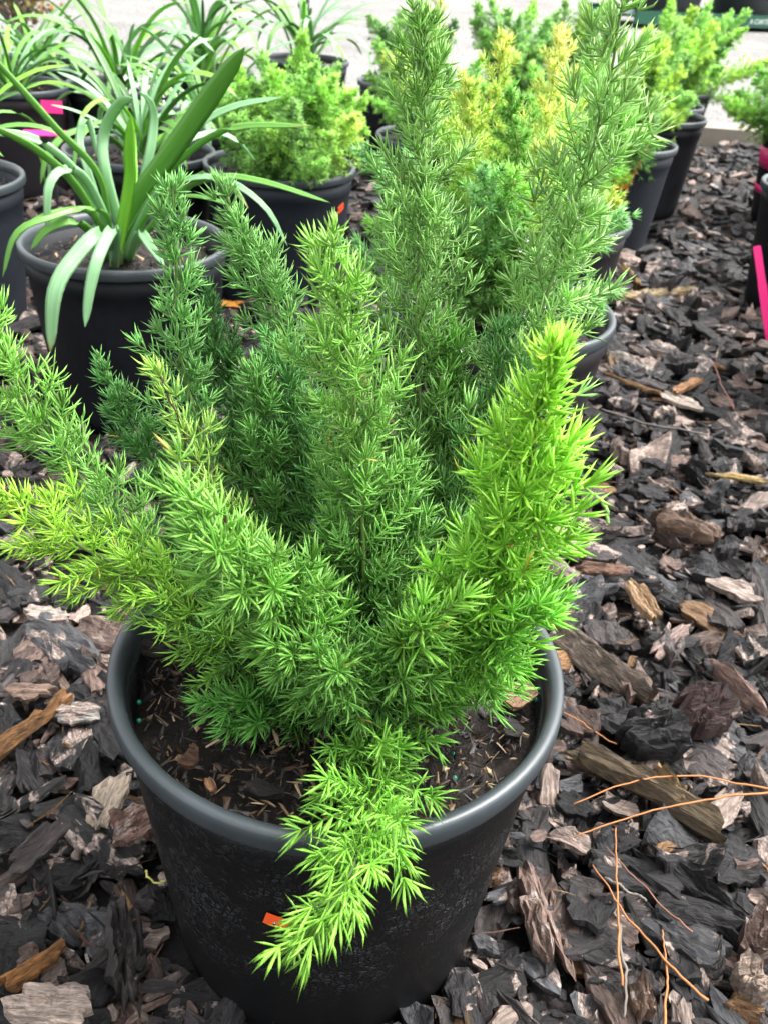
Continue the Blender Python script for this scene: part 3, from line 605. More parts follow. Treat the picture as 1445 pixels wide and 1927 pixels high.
for pts, wd, col, face, tipc in [
  ([(262, 375, 1.21), (312, 300, 1.18), (388, 192, 1.13), (461, 88, 1.08)], .034, LG, .95, None),
  ([(243, 350, 1.19), (244, 290, 1.17), (246, 218, 1.15)], .021, LB, .95, None),
  ([(195, 440, 1.12), (140, 485, 1.07), (103, 550, 1.04), (95, 662, 1.03)], .026, GL, .8, (.25, .2, .05)),
  ([(215, 432, 1.13), (188, 475, 1.07), (170, 540, 1.05), (160, 615, 1.04)], .020, GL, .8, None),
  ([(170, 350, 1.18), (125, 318, 1.15), (92, 350, 1.12), (90, 442, 1.11)], .016, GL, .7, None),
  ([(200, 330, 1.22), (196, 250, 1.24), (225, 195, 1.22), (250, 184, 1.18)], .020, GL, .8, None),
  ([(275, 320, 1.24), (290, 230, 1.26), (283, 190, 1.26), (262, 172, 1.26)], .018, GL, .8, None),
  ([(290, 370, 1.19), (360, 335, 1.14), (430, 340, 1.12), (500, 390, 1.10), (541, 462, 1.10)], .012, GL, .5, None),
  ([(300, 330, 1.22), (370, 240, 1.24), (440, 200, 1.24), (532, 182, 1.24)], .014, GL, .6, None),
  ([(300, 350, 1.20), (370, 275, 1.17), (450, 238, 1.15), (582, 236, 1.13)], .013, LG, .6, (.3, .25, .05)),
  ([(290, 390, 1.18), (400, 335, 1.13), (490, 340, 1.10), (622, 381, 1.08)], .012, LG, .5, None),
  ([(190, 340, 1.20), (100, 235, 1.17), (0, 122, 1.15), (-40, 75, 1.14)], .013, LG, .7, None),
  ([(160, 350, 1.19), (90, 275, 1.16), (20, 250, 1.14), (-60, 255, 1.13)], .015, GL, .7, None),
  ([(150, 360, 1.17), (80, 290, 1.13), (0, 245, 1.10), (-60, 230, 1.10)], .016, LG, .6, None),
  ([(170, 400, 1.15), (90, 410, 1.10), (30, 440, 1.08), (5, 520, 1.07)], .012, LG, .5, None),
  ([(200, 405, 1.17), (120, 395, 1.13), (50, 425, 1.10), (12, 475, 1.09)], .012, LG, .4, None),
  ([(300, 410, 1.17), (380, 330, 1.14), (435, 350, 1.12), (468, 392, 1.11)], .015, LG, .6, (.3, .2, .04)),
  ([(262, 440, 1.14), (285, 465, 1.11), (310, 500, 1.09)], .018, GL, .8, None),
  ([(320, 380, 1.18), (420, 380, 1.13), (470, 420, 1.12)], .009, LG, .4, None),
  ([(165, 320, 1.24), (150, 255, 1.26), (165, 220, 1.27), (185, 300, 1.28)], .013, GL, .6, None),
  ([(150, 420, 1.13), (90, 430, 1.11), (58, 470, 1.10)], .018, LG, .5, None),
  ([(320, 300, 1.24), (390, 250, 1.28), (440, 260, 1.30), (480, 300, 1.31)], .013, GL, .5, None)]:
    leaf(agB, [locB+np.array([*rng.normal(0, .012, 2), -.005])]+[at_y(*q) for q in pts], wd, col, face, tipc=tipc)
def strap(key, label, n, ln, up, seed, wd=.014):
    global rng
    keep, rng = rng, np.random.default_rng(seed); t, x, y, s, sz = POTS[key]; loc = np.array([x, y, .222*sz]); r = thing('strap_plant', loc, label, 'plant', None)
    for k in range(n):
        a = k*2.4+rng.normal(0, .3); l = ln*rng.uniform(.65, 1.1); e0 = math.radians(np.clip(rng.normal(up, 12), 35, 88)); dr = rng.uniform(.3, 1.9)
        p = loc+np.array([*rng.normal(0, .012, 2), -.004]); pts = [p]; e = e0
        for q in range(6):
            p = p+l/6*np.array([math.cos(a)*math.cos(e), math.sin(a)*math.cos(e), math.sin(e)]); e -= dr/6*(1+q*.35); pts.append(p)
        leaf(r, pts, wd*rng.uniform(.75, 1.25), [LG, GL, LD, GL, LB, LG][rng.integers(6)], .35, N_=18)
    rng = keep; return r
strap('B2', 'strap-leaved plant half hidden behind the clump with the broad blade', 30, .30, 66, 11, .016)
strap('P5', 'strap-leaved plant with thin arching leaves beside the rounded bright fern', 32, .27, 58, 12)
strap('P6', 'strap-leaved plant in the dusty pot beside the broad-bladed clump', 20, .30, 55, 13)
strap('P7', 'strap-leaved plant in the pot with the hanging pink tag', 28, .28, 55, 14)
strap('P1', 'arching strap-leaved plant behind the pink tag, in front of the gravel', 36, .33, 66, 15, .016)
strap('P2', 'dense upright strap-leaved plant with dark inner leaves by the gravel', 40, .34, 74, 16, .016)
strap('P3', 'tall strap-leaved plant whose leaves rise beside the black stake', 32, .36, 72, 17, .018)
strap('P4', 'strap-leaved plant beneath the tan shrub', 28, .26, 66, 18)
# white flower head behind the clump, with its pink tag
c0 = at_y(268, 158, 1.95); t = thing('flower_head', (c0[0], c0[1], .22), 'cluster of small white flowers among the strap leaves', 'flower')
b = Bag()
for k in range(60):
    q = c0-np.array([c0[0], c0[1], .22])+rng.normal(0, 1, 3)*(.026, .022, .016); d = nrm(rng.normal(0, 1, 3)); s1 = nrm(np.cross(d, rng.normal(0, 1, 3)))*.004; h = np.cross(d, s1)*.6
    b.add([q, q+d*.006+s1, q+d*.013, q+d*.006-s1, q+d*.006+h*.6], [(0, 1, 4), (1, 2, 4), (2, 3, 4), (3, 0, 4), (0, 2, 1), (0, 3, 2)])
link('petals', b.mesh('petals', M_petal, False), t)['kind'] = 'stuff'
q = c0-np.array([c0[0], c0[1], .22]); V, T = tube(np.array([(0, 0, 0), q*.5+(.004, 0, 0), q]), .003, 6); link('stalk', tri_mesh('stalk', V, T, M_stem), t)

def slab_thing(name, c, ex, ey, size, mat, label, cat, extra=None):
    """a thin plate centred at c, ex / ey its long and short axes"""
    ex, ey = nrm(np.array(ex, float)), np.array(ey, float); ey = nrm(ey-ex*(ex @ ey)); ez = np.cross(ex, ey)
    V, T = box(0, 0, 0, *size); V = V@np.stack([ex, ey, ez]); t = thing(name, c, label, cat) if extra else None
    if t is None:
        o = link(name, tri_mesh(name, V, T, mat, smooth=False), None, c); return tag(o, label, cat)
    link('plate', tri_mesh(name, V, T, mat, smooth=False), t); return t
def stake(name, p0, p1, wd, th, mat, label, cat, hw=None):
    """flat plastic stake from p0 to p1: blade with a pointed foot and a wider head"""
    p0, p1 = np.array(p0), np.array(p1); ex = nrm(p1-p0); ln = np.linalg.norm(p1-p0); ey = nrm(np.cross(ex, nrm((p0+p1)/2-np.array([0, 0, CH])))); ez = np.cross(ex, ey)
    hw = hw or wd; prof = [(0, .15*wd), (.06*ln, .5*wd), (.72*ln, .5*wd), (.76*ln, .5*hw), (.985*ln, .5*hw), (ln, .42*hw)]; V = []
    for x, y in prof: V += [ex*x+ey*y+ez*th/2, ex*x-ey*y+ez*th/2, ex*x-ey*y-ez*th/2, ex*x+ey*y-ez*th/2]
    T = list(quad_grid(len(prof), 4, True))+[(0, 1, 2), (0, 2, 3), (20, 22, 21), (20, 23, 22)]
    return tag(link(name, tri_mesh(name, V, T, mat, smooth=False), None, p0), label, cat)
hc = at_y(90, 203, 2.20); tg = thing('plant_tag', (hc[0], hc[1], 0), 'pink plastic tag standing upright on a dark stake beside the purplish pot', 'tag')
V, T = box(0, 0, hc[2], .047, .0015, .027); link('tag_head', tri_mesh('tag_head', V, T, M_pink, smooth=False), tg).rotation_euler = (-.15, 0, .1)
V, T = box(-.006, .004, hc[2]/2-.01, .008, .003, hc[2]-.02); link('tag_stake', tri_mesh('tag_stake', V, T, M_metal, smooth=False), tg)
hc = at_z(88, 250, .262); slab_thing('plant_tag', hc, (1, .12, .03), (0, 1, .5), (.088, .016, .0018), M_pink, 'pink plastic tag lying almost flat across a black pot rim', 'tag')
stake('plant_tag', at_y(290, 185, 2.0), at_y(296, 160, 2.0), .014, .0015, M_pink, 'small pink tag next to the white flowers', 'tag', .016)
# pink pieces across the aisle
stake('pink_stake', at_y(1462, 730, 1.66), at_y(1424, 462, 1.76), .016, .002, M_pink, 'long neon pink stake leaning against the black pot across the aisle', 'stake', .014)
def band(key, z0, z1, name, label, a0, a1):
    t, x, y, s, sz = POTS[key]; n = 24; V = []
    for a in np.linspace(a0, a1, n):
        for z, o in ((z0, .002), (z1, .002), (z1, .0008), (z0, .0008)): r = wall_r(z)+o; V.append((r*math.cos(a), r*math.sin(a), z))
    return tag(link(name, tri_mesh(name, V, quad_grid(n, 4, True)[:, ::-1], M_pink), None, (x, y, 0)), label, 'tape')
band('E3', .150, .200, 'pink_tape', 'wide strip of pink tape round the pot near the kerb', -math.pi*1.1, -.2)
band('E3', .085, .105, 'pink_tape', 'low narrow strip of pink tape on the same pot near the kerb', -math.pi*1.1, -.4)
# black stake near the tall strap plant
P0 = at_y(577, 70, 3.55); V, T = tube(np.array([(0, 0, 0), (0, 0, .3), (.004, 0, .62)]), [.008, .008, .007], 8); b = Bag(); b.add(V, T); V2, T2 = tube(np.array([(-.02, 0, .6), (.03, 0, .615)]), .006, 6); b.add(V2, T2)
tag(link('garden_stake', b.mesh('garden_stake', M_metal), None, (P0[0], P0[1], 0)), 'thin black stake rising behind the strap plants', 'stake')

# ------------------------------------------------------------------ green plant cart with large containers
p0, p1 = at_z(1195, 50, 0), at_z(1445, 58, 0); p1 = p0+(p1-p0)*2.2; ex = nrm(p1-p0); ln = float(np.linalg.norm(p1-p0)); ang = math.atan2(ex[1], ex[0])
cart = thing('plant_cart', p0, 'long green low cart with white lettering, at the far edge of the gravel', 'cart', None, ang)
V, T = box(ln/2, .02, .075, ln, .04, .10); link('front_rail', tri_mesh('front_rail', V, T, M_green, smooth=False), cart)
V, T = box(ln/2, .74, .075, ln, .04, .10); link('back_rail', tri_mesh('back_rail', V, T, M_green, smooth=False), cart)
V, T = box(ln/2, .38, .08, ln-.02, .675, .02); link('deck', tri_mesh('deck', V, T, M_green, smooth=False), cart)
for x, y in ((.25, .15), (.25, .62), (ln-.25, .15), (ln-.25, .62)):
    V, T = lathe([(0, -.02), (.03, -.02), (.035, 0), (.03, .02), (0, .02)], 16); V = V[:, [0, 2, 1]]+(x, y, .028); link('wheel', tri_mesh('wheel', V, T, M_metal), cart)
tx = bpy.data.curves.new('lettering', 'FONT'); tx.body = 'A CARTE'; tx.size = .058; tx.extrude = .001; to = bpy.data.objects.new('tmp', tx)
COL.objects.link(to); bpy.context.view_layer.update(); me = bpy.data.meshes.new_from_object(to.evaluated_get(bpy.context.evaluated_depsgraph_get())); bpy.data.objects.remove(to)
me.materials.clear(); me.materials.append(M_white); uu = np.array([np.linalg.norm(at_z(1402, 56, 0)-p0)])[0]
lt = link('lettering', me, cart, (uu, -.0025, .055)); lt.rotation_euler = (math.pi/2, 0, 0)
CP = [(0, 0), (.235, 0), (.25, .02), (.30, .50), (.32, .505), (.325, .55), (.31, .555), (.30, .52), (.29, .45), (0, .44)]
V, T = lathe(CP, 40); me_c = tri_mesh('container', V, T, M_container)
for u, lab in ((1247, 'big black tree container standing alone on the green cart'), (1392, 'big black tree container on the green cart, directly above the lettering')):
    nrmv = np.array([-ex[1], ex[0], 0]); rv = ray(u, 40); mt_ = np.array([[rv[0], -ex[0]], [rv[1], -ex[1]]]); st_ = np.linalg.solve(mt_, (p0+nrmv*.36)[:2]); q = p0+ex*st_[1]
    t = thing('tree_container', q+nrmv*.36+np.array([0, 0, .091]), lab, 'container', None); t.scale = (1.15, 1.15, 1.15)
    link('tub', me_c, t)
    V, T = lathe([(.318, .5), (.335, .505), (.338, .55), (.325, .562), (.312, .556), (.318, .5)], 40); link('lip', tri_mesh('lip', V, T, M_container), t)

# ------------------------------------------------------------------ tan shrub at the far left
ctr = at_y(30, 20, 4.3); base = np.array([ctr[0], 4.3, 0]); sh = thing('shrub', base, 'tan and olive small-leaved shrub behind the strap plants', 'shrub')
b = Bag(); tips_ = []
for k in range(16):
    a = rng.uniform(0, 6.28); r = rng.uniform(.1, .42); top = np.array([r*math.cos(a), r*math.sin(a), rng.uniform(.35, .95)]); P, _ = catmull(np.array([(0, 0, 0), (top[0]*.15, top[1]*.15, .22), top*.65+(0, 0, .05), top]), 10); b.add(*tube(P, np.linspace(.012, .002, 10), 5)); tips_ += list(P[4:])
link('trunk', b.mesh('trunk', M_twig), sh)
b = Bag()
for q in tips_:
    for k in range(26):
        c = q+rng.normal(0, .055, 3); d = nrm(rng.normal(0, 1, 3)); s1 = nrm(np.cross(d, rng.normal(0, 1, 3)))*.010; h = np.cross(nrm(s1), d)*.004
        cc = np.array([(.28, .2, .09), (.17, .17, .06), (.35, .20, .06), (.12, .09, .05), (.2, .25, .09)][rng.integers(5)])*rng.uniform(.7, 1.2)
        b.add([c, c+d*.016+s1, c+d*.036, c+d*.016-s1, c+d*.016+h], [(0, 1, 4), (1, 2, 4), (2, 3, 4), (3, 0, 4)], cc)
link('crown', b.mesh('crown', M_needle, False), sh)

# ------------------------------------------------------------------ bark mulch
from mathutils import noise as mnoise
def fbm(x, y, z): return np.array([mnoise.fractal(Vector((a, b_, z)), 1.0, 2.1, 4) for a, b_ in zip(x, y)])
def chip(seed, lx, ly, th, n=26, rings=(.2, .4, .6, .78, .92, 1.0), layered=.6):
    """irregular bark plate: jagged outline, stepped layers along the grain, furrows, curl"""
    r_ = np.random.default_rng(seed); t = np.linspace(0, 2*np.pi, n, endpoint=False)+r_.uniform(-.5, .5, n)*2.2/n
    p = r_.uniform(1.7, 4.5); rad = (np.abs(np.cos(t))**p+np.abs(np.sin(t))**p)**(-1/p)
    rad = rad*(1+.16*np.array([mnoise.noise(Vector((2.2*math.cos(a), 2.2*math.sin(a), seed*1.7))) for a in t])*2)*r_.uniform(.86, 1.08, n)
    X, Y = rad*np.cos(t)*lx/2, rad*np.sin(t)*ly/2; X = X+Y*r_.normal(0, .3)+lx*.05*r_.normal(0, 1, n)*np.abs(np.cos(t))**6
    steps = np.cumsum(r_.choice([-1, 0, 1], 9))*.6; ph = r_.uniform(0, 6, 4); cur = r_.normal(0, 1.0)*th
    def hz(x, y):
        g = y/ly+.5+.18*fbm(x*35, y*35, seed*3.1); i = np.clip(g*8.99, 0, 8).astype(int)
        return th*layered*steps[i]*.42+cur*((y/ly*2)**2-.3)+.5*cur*((x/lx*2)**2)*math.sin(ph[1])+th*.5*fbm(x*38, y*130, seed*.7)
    V = [(0, 0, th/2+hz(np.zeros(1), np.zeros(1))[0])]; T = []
    for f in rings:
        x, y = X*f, Y*f; z = th/2+hz(x, y)-(th*.3*r_.uniform(0, 1, n) if f == 1.0 else 0); V += list(zip(x, y, z))
    x, y = X*r_.uniform(.86, 1.03, n), Y*r_.uniform(.86, 1.03, n); V += list(zip(x, y, -th/2+hz(x, y)*.6)); V.append((0, 0, -th/2))
    T += [(0, 1+j, 1+(j+1) % n) for j in range(n)]; nr_ = len(rings)
    for i in range(nr_):
        for j in range(n):
            a, b_ = 1+i*n+j, 1+i*n+(j+1) % n; T += [(a, a+n, b_+n), (a, b_+n, b_)]
    e = len(V)-1; T += [(e, 1+nr_*n+(j+1) % n, 1+nr_*n+j) for j in range(n)]
    return np.array(V, float), np.array(T)
def bark_col(r_):
    q = r_.uniform()
    if q < .45: c, a = np.array((.0085, .0080, .0085))*r_.uniform(.4, 2.2), r_.choice([0, .0, .1, .2])
    elif q < .68: c, a = np.array((.032, .027, .027))*r_.uniform(.5, 1.6), r_.choice([.0, .14, .24])
    elif q < .81: c, a = np.array((.088, .060, .050))*r_.uniform(.5, 1.5), .12
    elif q < .89: c, a = np.array((.23, .18, .155))*r_.uniform(.5, 1.4), .12
    elif q < .91: c, a = np.array((.16, .09, .042))*r_.uniform(.6, 1.3), 0
    else: c, a = np.array((.042, .043, .047))*r_.uniform(.5, 1.4), .14
    return c, a
def rotm(r_, tilt):
    a = r_.uniform(0, 6.28); ax = r_.uniform(0, 6.28); t = r_.normal(0, tilt)
    return np.array((Matrix.Rotation(t, 3, Vector((math.cos(ax), math.sin(ax), 0))) @ Matrix.Rotation(a, 3, 'Z')))
r_ = np.random.default_rng(21)
SHAPES = [(.062, .036, .007), (.050, .028, .006), (.040, .030, .006), (.075, .024, .007), (.055, .018, .005), (.045, .040, .010), (.035, .022, .005), (.085, .034, .010), (.030, .026, .012), (.070, .013, .005), (.048, .034, .014), (.058, .044, .009)]
HI = []
for k in range(36):
    a, b_, c = SHAPES[k % 12]; V, T = chip(100+k, a*r_.uniform(.85, 1.15), b_*r_.uniform(.85, 1.15), c); HI.append((V, T, tri_mesh('bark_chip', V, T, M_bark_o, None, V+r_.uniform(0, 5, 3), smooth=False)))
LO = []
for k in range(36):
    a, b_, c = SHAPES[k % 12]; LO.append(chip(300+k, a, b_, c, 9, (.6, 1.0)))
MID = [chip(500+k, *SHAPES[k % 12], 13, (.45, .8, 1.0)) for k in range(36)]
pot_xy = np.array([(p[1], p[2], RB*p[3]) for p in POTS.values()])
def free(x, y, m=.012): return np.all((pot_xy[:, 0]-x)**2+(pot_xy[:, 1]-y)**2 > (pot_xy[:, 2]+m)**2)
def inframe(x, y, mg=90):
    if y < .12: return False
    u, v, z = project((x, y, 0)); return -mg < u < 1445+mg and -mg < v < 1927+mg*2
# lower layer and distance: one mass
b = Bag(); cnt = 0; cand = []
def sample(n, y0, y1, xr, scale, zr, tilt, lib):
    global cnt
    for _ in range(n):
        y = r_.uniform(y0, y1); x = r_.uniform(-xr(y), xr(y))
        if not inframe(x, y) or not free(x, y): continue
        k = r_.integers(36); V, T = lib[k]; s = scale*r_.uniform(.55, 1.15); R = rotm(r_, tilt); c, a = bark_col(r_)
        W = (V*s)@R.T+np.array([x, y, r_.uniform(*zr)]); b.add(W, T, np.array([*c, a]), V*s+r_.uniform(0, 6, 3)); cnt += 1
xr = lambda y: .35+.52*y
sample(5200, .14, 1.3, xr, .68, (.0, .022), .42, MID)
sample(4200, .14, 1.3, xr, .26, (.008, .026), .5, LO)
sample(5600, 1.2, 3.74, xr, 1.05, (.0, .026), .36, LO)
for _ in range(2600):                        # fibres and splinters
    y = .14+2.2*r_.uniform()**1.5; x = r_.uniform(-xr(y), xr(y))
    if not inframe(x, y) or not free(x, y): continue
    l, wd = r_.uniform(.010, .045), r_.uniform(.0006, .0022); d = nrm(np.array([*r_.normal(0, 1, 2), r_.normal(0, .18)])); s_ = nrm(np.cross(d, r_.normal(0, 1, 3))); h = np.cross(d, s_)*.6
    c = np.array([x, y, r_.uniform(.012, .034)]); e = d*l/2; m_ = np.cross(d, [0, 0, 1.])*l*r_.normal(0, .06)
    V = np.array([c-e+s_*wd*.5, c-e-s_*wd*.5, c-e+h*wd*.5, c+m_+s_*wd, c+m_-s_*wd, c+m_+h*wd, c+e+s_*wd*.3, c+e-s_*wd*.3, c+e+h*wd*.3])
    q = r_.uniform(); cc = np.array((.010, .009, .009) if q < .6 else (.07, .035, .02) if q < .86 else (.2, .11, .05))*r_.uniform(.6, 1.4)
    b.add(V, quad_grid(3, 3, True), np.array([*cc, 0]), (V-c)+r_.uniform(0, 6, 3))
o = link('bark_layer', b.mesh('bark_layer', M_bark_s, False), mulch); o['kind'] = 'stuff'
# the 300 chips that show largest, singly
pl = []
tries = 0
while len(pl) < 300 and tries < 60000:
    tries += 1
    y = .15+2.2*r_.uniform()**1.7; x = r_.uniform(-xr(y), xr(y)); u, v, z = project((x, y, .02))
    if not (-40 < u < 1485 and 0 < v < 2000) or not free(x, y, .02): continue
    if 225 < u < 1030 and v < 1880: continue
    if u < 225 and v < 1080 and not (u < 120 and 560 < v < 860): continue
    if u <= 1130 and v < 900 and u > 225: continue
    k = r_.integers(36); s = r_.uniform(.8, 1.2)*(.92 if y < .6 else 1.15)
    if any((x-q[0])**2+(y-q[1])**2 < (.017*(1+.3*y))**2 for q in pl): continue
    pl.append((x, y, k, s))
for x, y, k, s in pl:
    o = link('bark_chip', HI[k][2], mulch, (x, y, r_.uniform(.014, .026))); o.rotation_euler = Matrix(rotm(r_, .24)).to_euler(); o.scale = (s,)*3; c, a = bark_col(r_); o.color = (*c, a)

# singled-out pieces lying on the mulch
def piece(name, u0, v0, u1, v1, wd, th, col, a, label, cat, z=.028, seed=0, dz=0, n=30, layered=.8):
    p, q = at_z(u0, v0, z), at_z(u1, v1, z+dz); ln = np.linalg.norm(q-p); V, T = chip(900+seed, ln, wd, th, n, (.15, .3, .45, .6, .75, .88, 1.0), layered)
    o = link(name, tri_mesh(name, V, T, M_bark_o, None, V+rng.uniform(0, 5, 3), smooth=False), None, (p+q)/2); d = q-p
    o.rotation_euler = (rng.normal(0, .12), -math.asin(d[2]/ln), math.atan2(d[1], d[0])); o.color = (*(np.array(col)*.6), a); return tag(o, label, cat)
WD = (.30, .17, .07); GW = (.17, .125, .075); PK = (.30, .21, .18); BKK = (.016, .0155, .017); CR = (.5, .44, .38); RB_ = (.11, .06, .045)
piece('wood_splinter', -40, 1450, 138, 1308, .014, .010, (.26, .13, .05), 0, 'long ochre wood splinter beside the wet pot rim', 'wood splinter', .032, 1)
piece('wood_splinter', 0, 1862, 108, 1795, .010, .008, (.30, .14, .045), 0, 'short orange-brown splinter near the dark bark slab', 'wood splinter', .03, 2)
piece('wood_plank', 1163, 552, 1316, 540, .034, .016, (.46, .36, .2), 0, 'pale weathered plank lying across the mulch aisle', 'plank', .03, 3, layered=1.2)
piece('wood_plank', 1172, 498, 1200, 532, .014, .008, (.42, .26, .09), 0, 'small yellow wood stick next to the pale weathered plank', 'wood stick', .03, 4)
piece('wood_plank', 1050, 1190, 1205, 1312, .022, .012, (.17, .13, .10), .05, 'grey-brown split plank touching the wet pot rim', 'plank', .03, 5, layered=1.1)
piece('wood_plank', 1070, 1410, 1400, 1600, .020, .010, GW, 0, 'long greyish wood strip under the pine needles', 'wood strip', .028, 6)
piece('wood_plank', 1235, 1440, 1290, 1505, .011, .009, (.36, .24, .11), 0, 'short tan stick crossing the long greyish wood strip', 'wood stick', .036, 7)
piece('bark_chunk', 1000, 1630, 1050, 1800, .036, .022, (.23, .155, .125), .16, 'big layered pinkish-tan bark chunk beside the wet pot', 'bark', .034, 8, layered=1.3)
piece('bark_chunk', 1190, 1600, 1440, 1770, .034, .022, BKK, .04, 'long ridged black bark chunk beside the pine needles', 'bark', .032, 9, layered=1.3)
piece('bark_chunk', 1170, 1400, 1290, 1385, .036, .024, BKK, .08, 'rounded charcoal bark chunk with whitish flecks', 'bark', .036, 10, layered=1.2)
piece('bark_chunk', 1268, 1365, 1370, 1345, .032, .022, (.05, .024, .021), .06, 'rounded reddish-brown bark lump', 'bark', .04, 11, layered=1.2)
piece('bark_chunk', 1325, 1240, 1445, 1330, .015, .011, (.30, .19, .155), .1, 'pink-brown slanting bark sliver beside the reddish-brown lump', 'bark', .032, 12)
piece('bark_chunk', 235, 1700, 235, 1880, .026, .018, (.055, .047, .045), .1, 'upright dark grey ridged bark slab left of the wet pot', 'bark', .034, 13, layered=1.3)
piece('bark_chip', 48, 1155, 132, 1165, .026, .006, CR, .2, 'smooth cream bark chip under the left fern fronds', 'bark', .034, 14, layered=.2)
piece('bark_chip', 30, 1890, 175, 1900, .026, .010, (.42, .34, .29), .2, 'pale beige jagged bark chip beyond the orange-brown splinter', 'bark', .032, 15, layered=.7)
piece('bark_chip', 215, 1580, 295, 1530, .028, .012, (.24, .14, .11), .15, 'reddish pink bark chip against the wet pot wall', 'bark', .034, 16)
piece('bark_chip', 180, 1560, 230, 1460, .026, .006, (.44, .36, .28), .15, 'pale tan flat bark chip touching the reddish pink one', 'bark', .034, 17)
piece('bark_chip', 20, 1640, 125, 1545, .020, .006, (.05, .038, .036), 0, 'smooth dark brown bark strip among black chips', 'bark', .036, 18, layered=.2)
piece('bark_chip', 5, 1300, 100, 1300, .020, .006, (.25, .17, .13), .1, 'thin brown bark flake behind the ochre splinter', 'bark', .034, 19)
piece('bark_chip', 100, 1345, 190, 1340, .022, .008, (.36, .34, .32), .25, 'whitish grey mottled bark chip beside the pot rim', 'bark', .034, 20)
piece('bark_chip', 1345, 1090, 1445, 1140, .036, .007, (.38, .30, .26), .2, 'large flat pinkish bark chip beyond the pink-brown sliver', 'bark', .034, 21, layered=.3)
piece('bark_chip', 1185, 1100, 1232, 1170, .018, .008, (.42, .27, .15), 0, 'orange-tan bark chip standing among black chips', 'bark', .038, 22)
piece('bark_chip', 1230, 1230, 1290, 1180, .020, .006, (.36, .26, .23), .2, 'pinkish grey bark chip behind the charcoal chunk', 'bark', .034, 23)
piece('bark_chip', 1090, 1065, 1190, 1075, .020, .008, (.18, .095, .06), .1, 'brown oval bark chip beside the fern', 'bark', .034, 24)
piece('bark_chip', 1150, 660, 1225, 690, .030, .009, (.50, .46, .40), .2, 'bright whitish bark chip beside the brownish pot', 'bark', .034, 25)
piece('bark_chip', 1245, 745, 1320, 770, .030, .006, (.48, .42, .35), .2, 'pale cream bark chip under an orange flake', 'bark', .034, 26)
piece('bark_chip', 1270, 740, 1320, 715, .018, .005, (.36, .19, .085), 0, 'orange-tan flake on top of a pale bark chip', 'bark', .042, 27)
piece('bark_chip', 1235, 965, 1360, 1010, .040, .016, (.14, .085, .055), .16, 'broad layered brown bark chip beyond the pot', 'bark', .036, 28, layered=1.2)
piece('bark_chip', 1340, 890, 1445, 905, .012, .005, (.42, .3, .12), 0, 'thin yellow wood sliver on the mulch aisle', 'wood splinter', .036, 29)
piece('bark_chip', 1145, 705, 1255, 745, .010, .005, (.33, .20, .09), 0, 'tan wood sliver beside the brownish pot', 'wood splinter', .036, 30)
piece('bark_chip', 1380, 1860, 1445, 1850, .03, .016, (.36, .28, .23), .2, 'beige block of bark beside the brown block', 'bark', .034, 31)
piece('bark_chip', 1390, 1770, 1450, 1800, .034, .016, (.12, .075, .06), .15, 'brown block of bark next to the beige block', 'bark', .034, 32)
piece('bark_chip', 1195, 1850, 1215, 1927, .014, .012, (.2, .13, .09), .2, 'striped brown bark stick between pine needles', 'bark', .034, 33)
def strand(name, pts, r0, r1, mat, label, cat, z=.045):
    P, _ = catmull(np.array([at_z(u, v, zz) for (u, v), zz in zip(pts, z if isinstance(z, (list, tuple)) else [z]*len(pts))]), 24); o = P[0].copy(); V, T = tube(P-o+np.cumsum(rng.normal(0, .0005, P.shape), 0), np.linspace(r0, r1, 24)*.8, 6)
    return tag(link(name, tri_mesh(name, V, T, mat), None, o), label, cat)
strand('pine_needle', [(1080, 1512), (1180, 1475), (1300, 1458), (1460, 1480)], .0007, .0012, M_pineneedle, 'orange pine needle arching over the long greyish wood strip', 'pine needle')
strand('pine_needle', [(1080, 1577), (1200, 1535), (1330, 1508), (1460, 1495)], .0007, .0013, M_pineneedle, 'orange pine needle ending beside the arched one, longer and straighter', 'pine needle')
strand('pine_needle', [(1158, 1558), (1168, 1640), (1170, 1740), (1176, 1855)], .0007, .0012, M_pineneedle, 'upright orange pine needle beside the layered bark chunk', 'pine needle', .05)
strand('pine_needle', [(1115, 1628), (1180, 1710), (1250, 1785), (1342, 1866)], .0007, .0014, M_pineneedle, 'orange pine needle crossing the upright one', 'pine needle', .052)
strand('pine_needle', [(1245, 1750), (1252, 1830), (1250, 1940)], .0007, .0013, M_pineneedle, 'short orange pine needle ending under the long crossing one', 'pine needle', .046)
strand('pine_needle', [(1140, 1595), (1200, 1660), (1250, 1715), (1300, 1765)], .0006, .0009, mat_simple('dark_needle', (.16, .06, .03), .5), 'dark red-brown pine needle near the ridged black bark', 'pine needle', .04)
strand('pine_needle', [(1060, 1340), (1100, 1360), (1165, 1392)], .0007, .0009, M_pineneedle, 'short reddish pine needle between the pot and the charcoal chunk', 'pine needle', .04)
strand('pine_needle', [(1340, 680), (1350, 710), (1385, 770)], .0012, .0012, mat_simple('red_twig', (.2, .08, .05), .6), 'thin red-brown twig beside the orange-tan flake', 'twig', .045)
strand('twig', [(1138, 1652), (1175, 1675), (1217, 1697)], .0016, .0012, M_twig, 'short grey twig under the crossing pine needles', 'twig', .045)
strand('twig', [(1163, 1740), (1168, 1830), (1160, 1920)], .0018, .0011, M_twig, 'grey twig along the upright pine needle', 'twig', .04)
strand('twig', [(1130, 770), (1240, 800), (1335, 815)], .0022, .0018, mat_simple('dark_twig', (.06, .05, .045), .6), 'dark twig lying across the mulch aisle', 'twig', .042)
strand('curled_stem', [(276, 1640), (283, 1655), (300, 1660), (318, 1653)], .0011, .0007, mat_simple('yellow_stem', (.42, .40, .09), .5), 'small curled yellow stem against the wet pot', 'stem', .05)
strand('sprout', [(1143, 985), (1142, 960), (1138, 940)], .003, .002, mat_simple('sprout_green', (.2, .42, .08), .4), 'pale green sprout in the mulch by the pot', 'sprout', [.03, .045, .06])
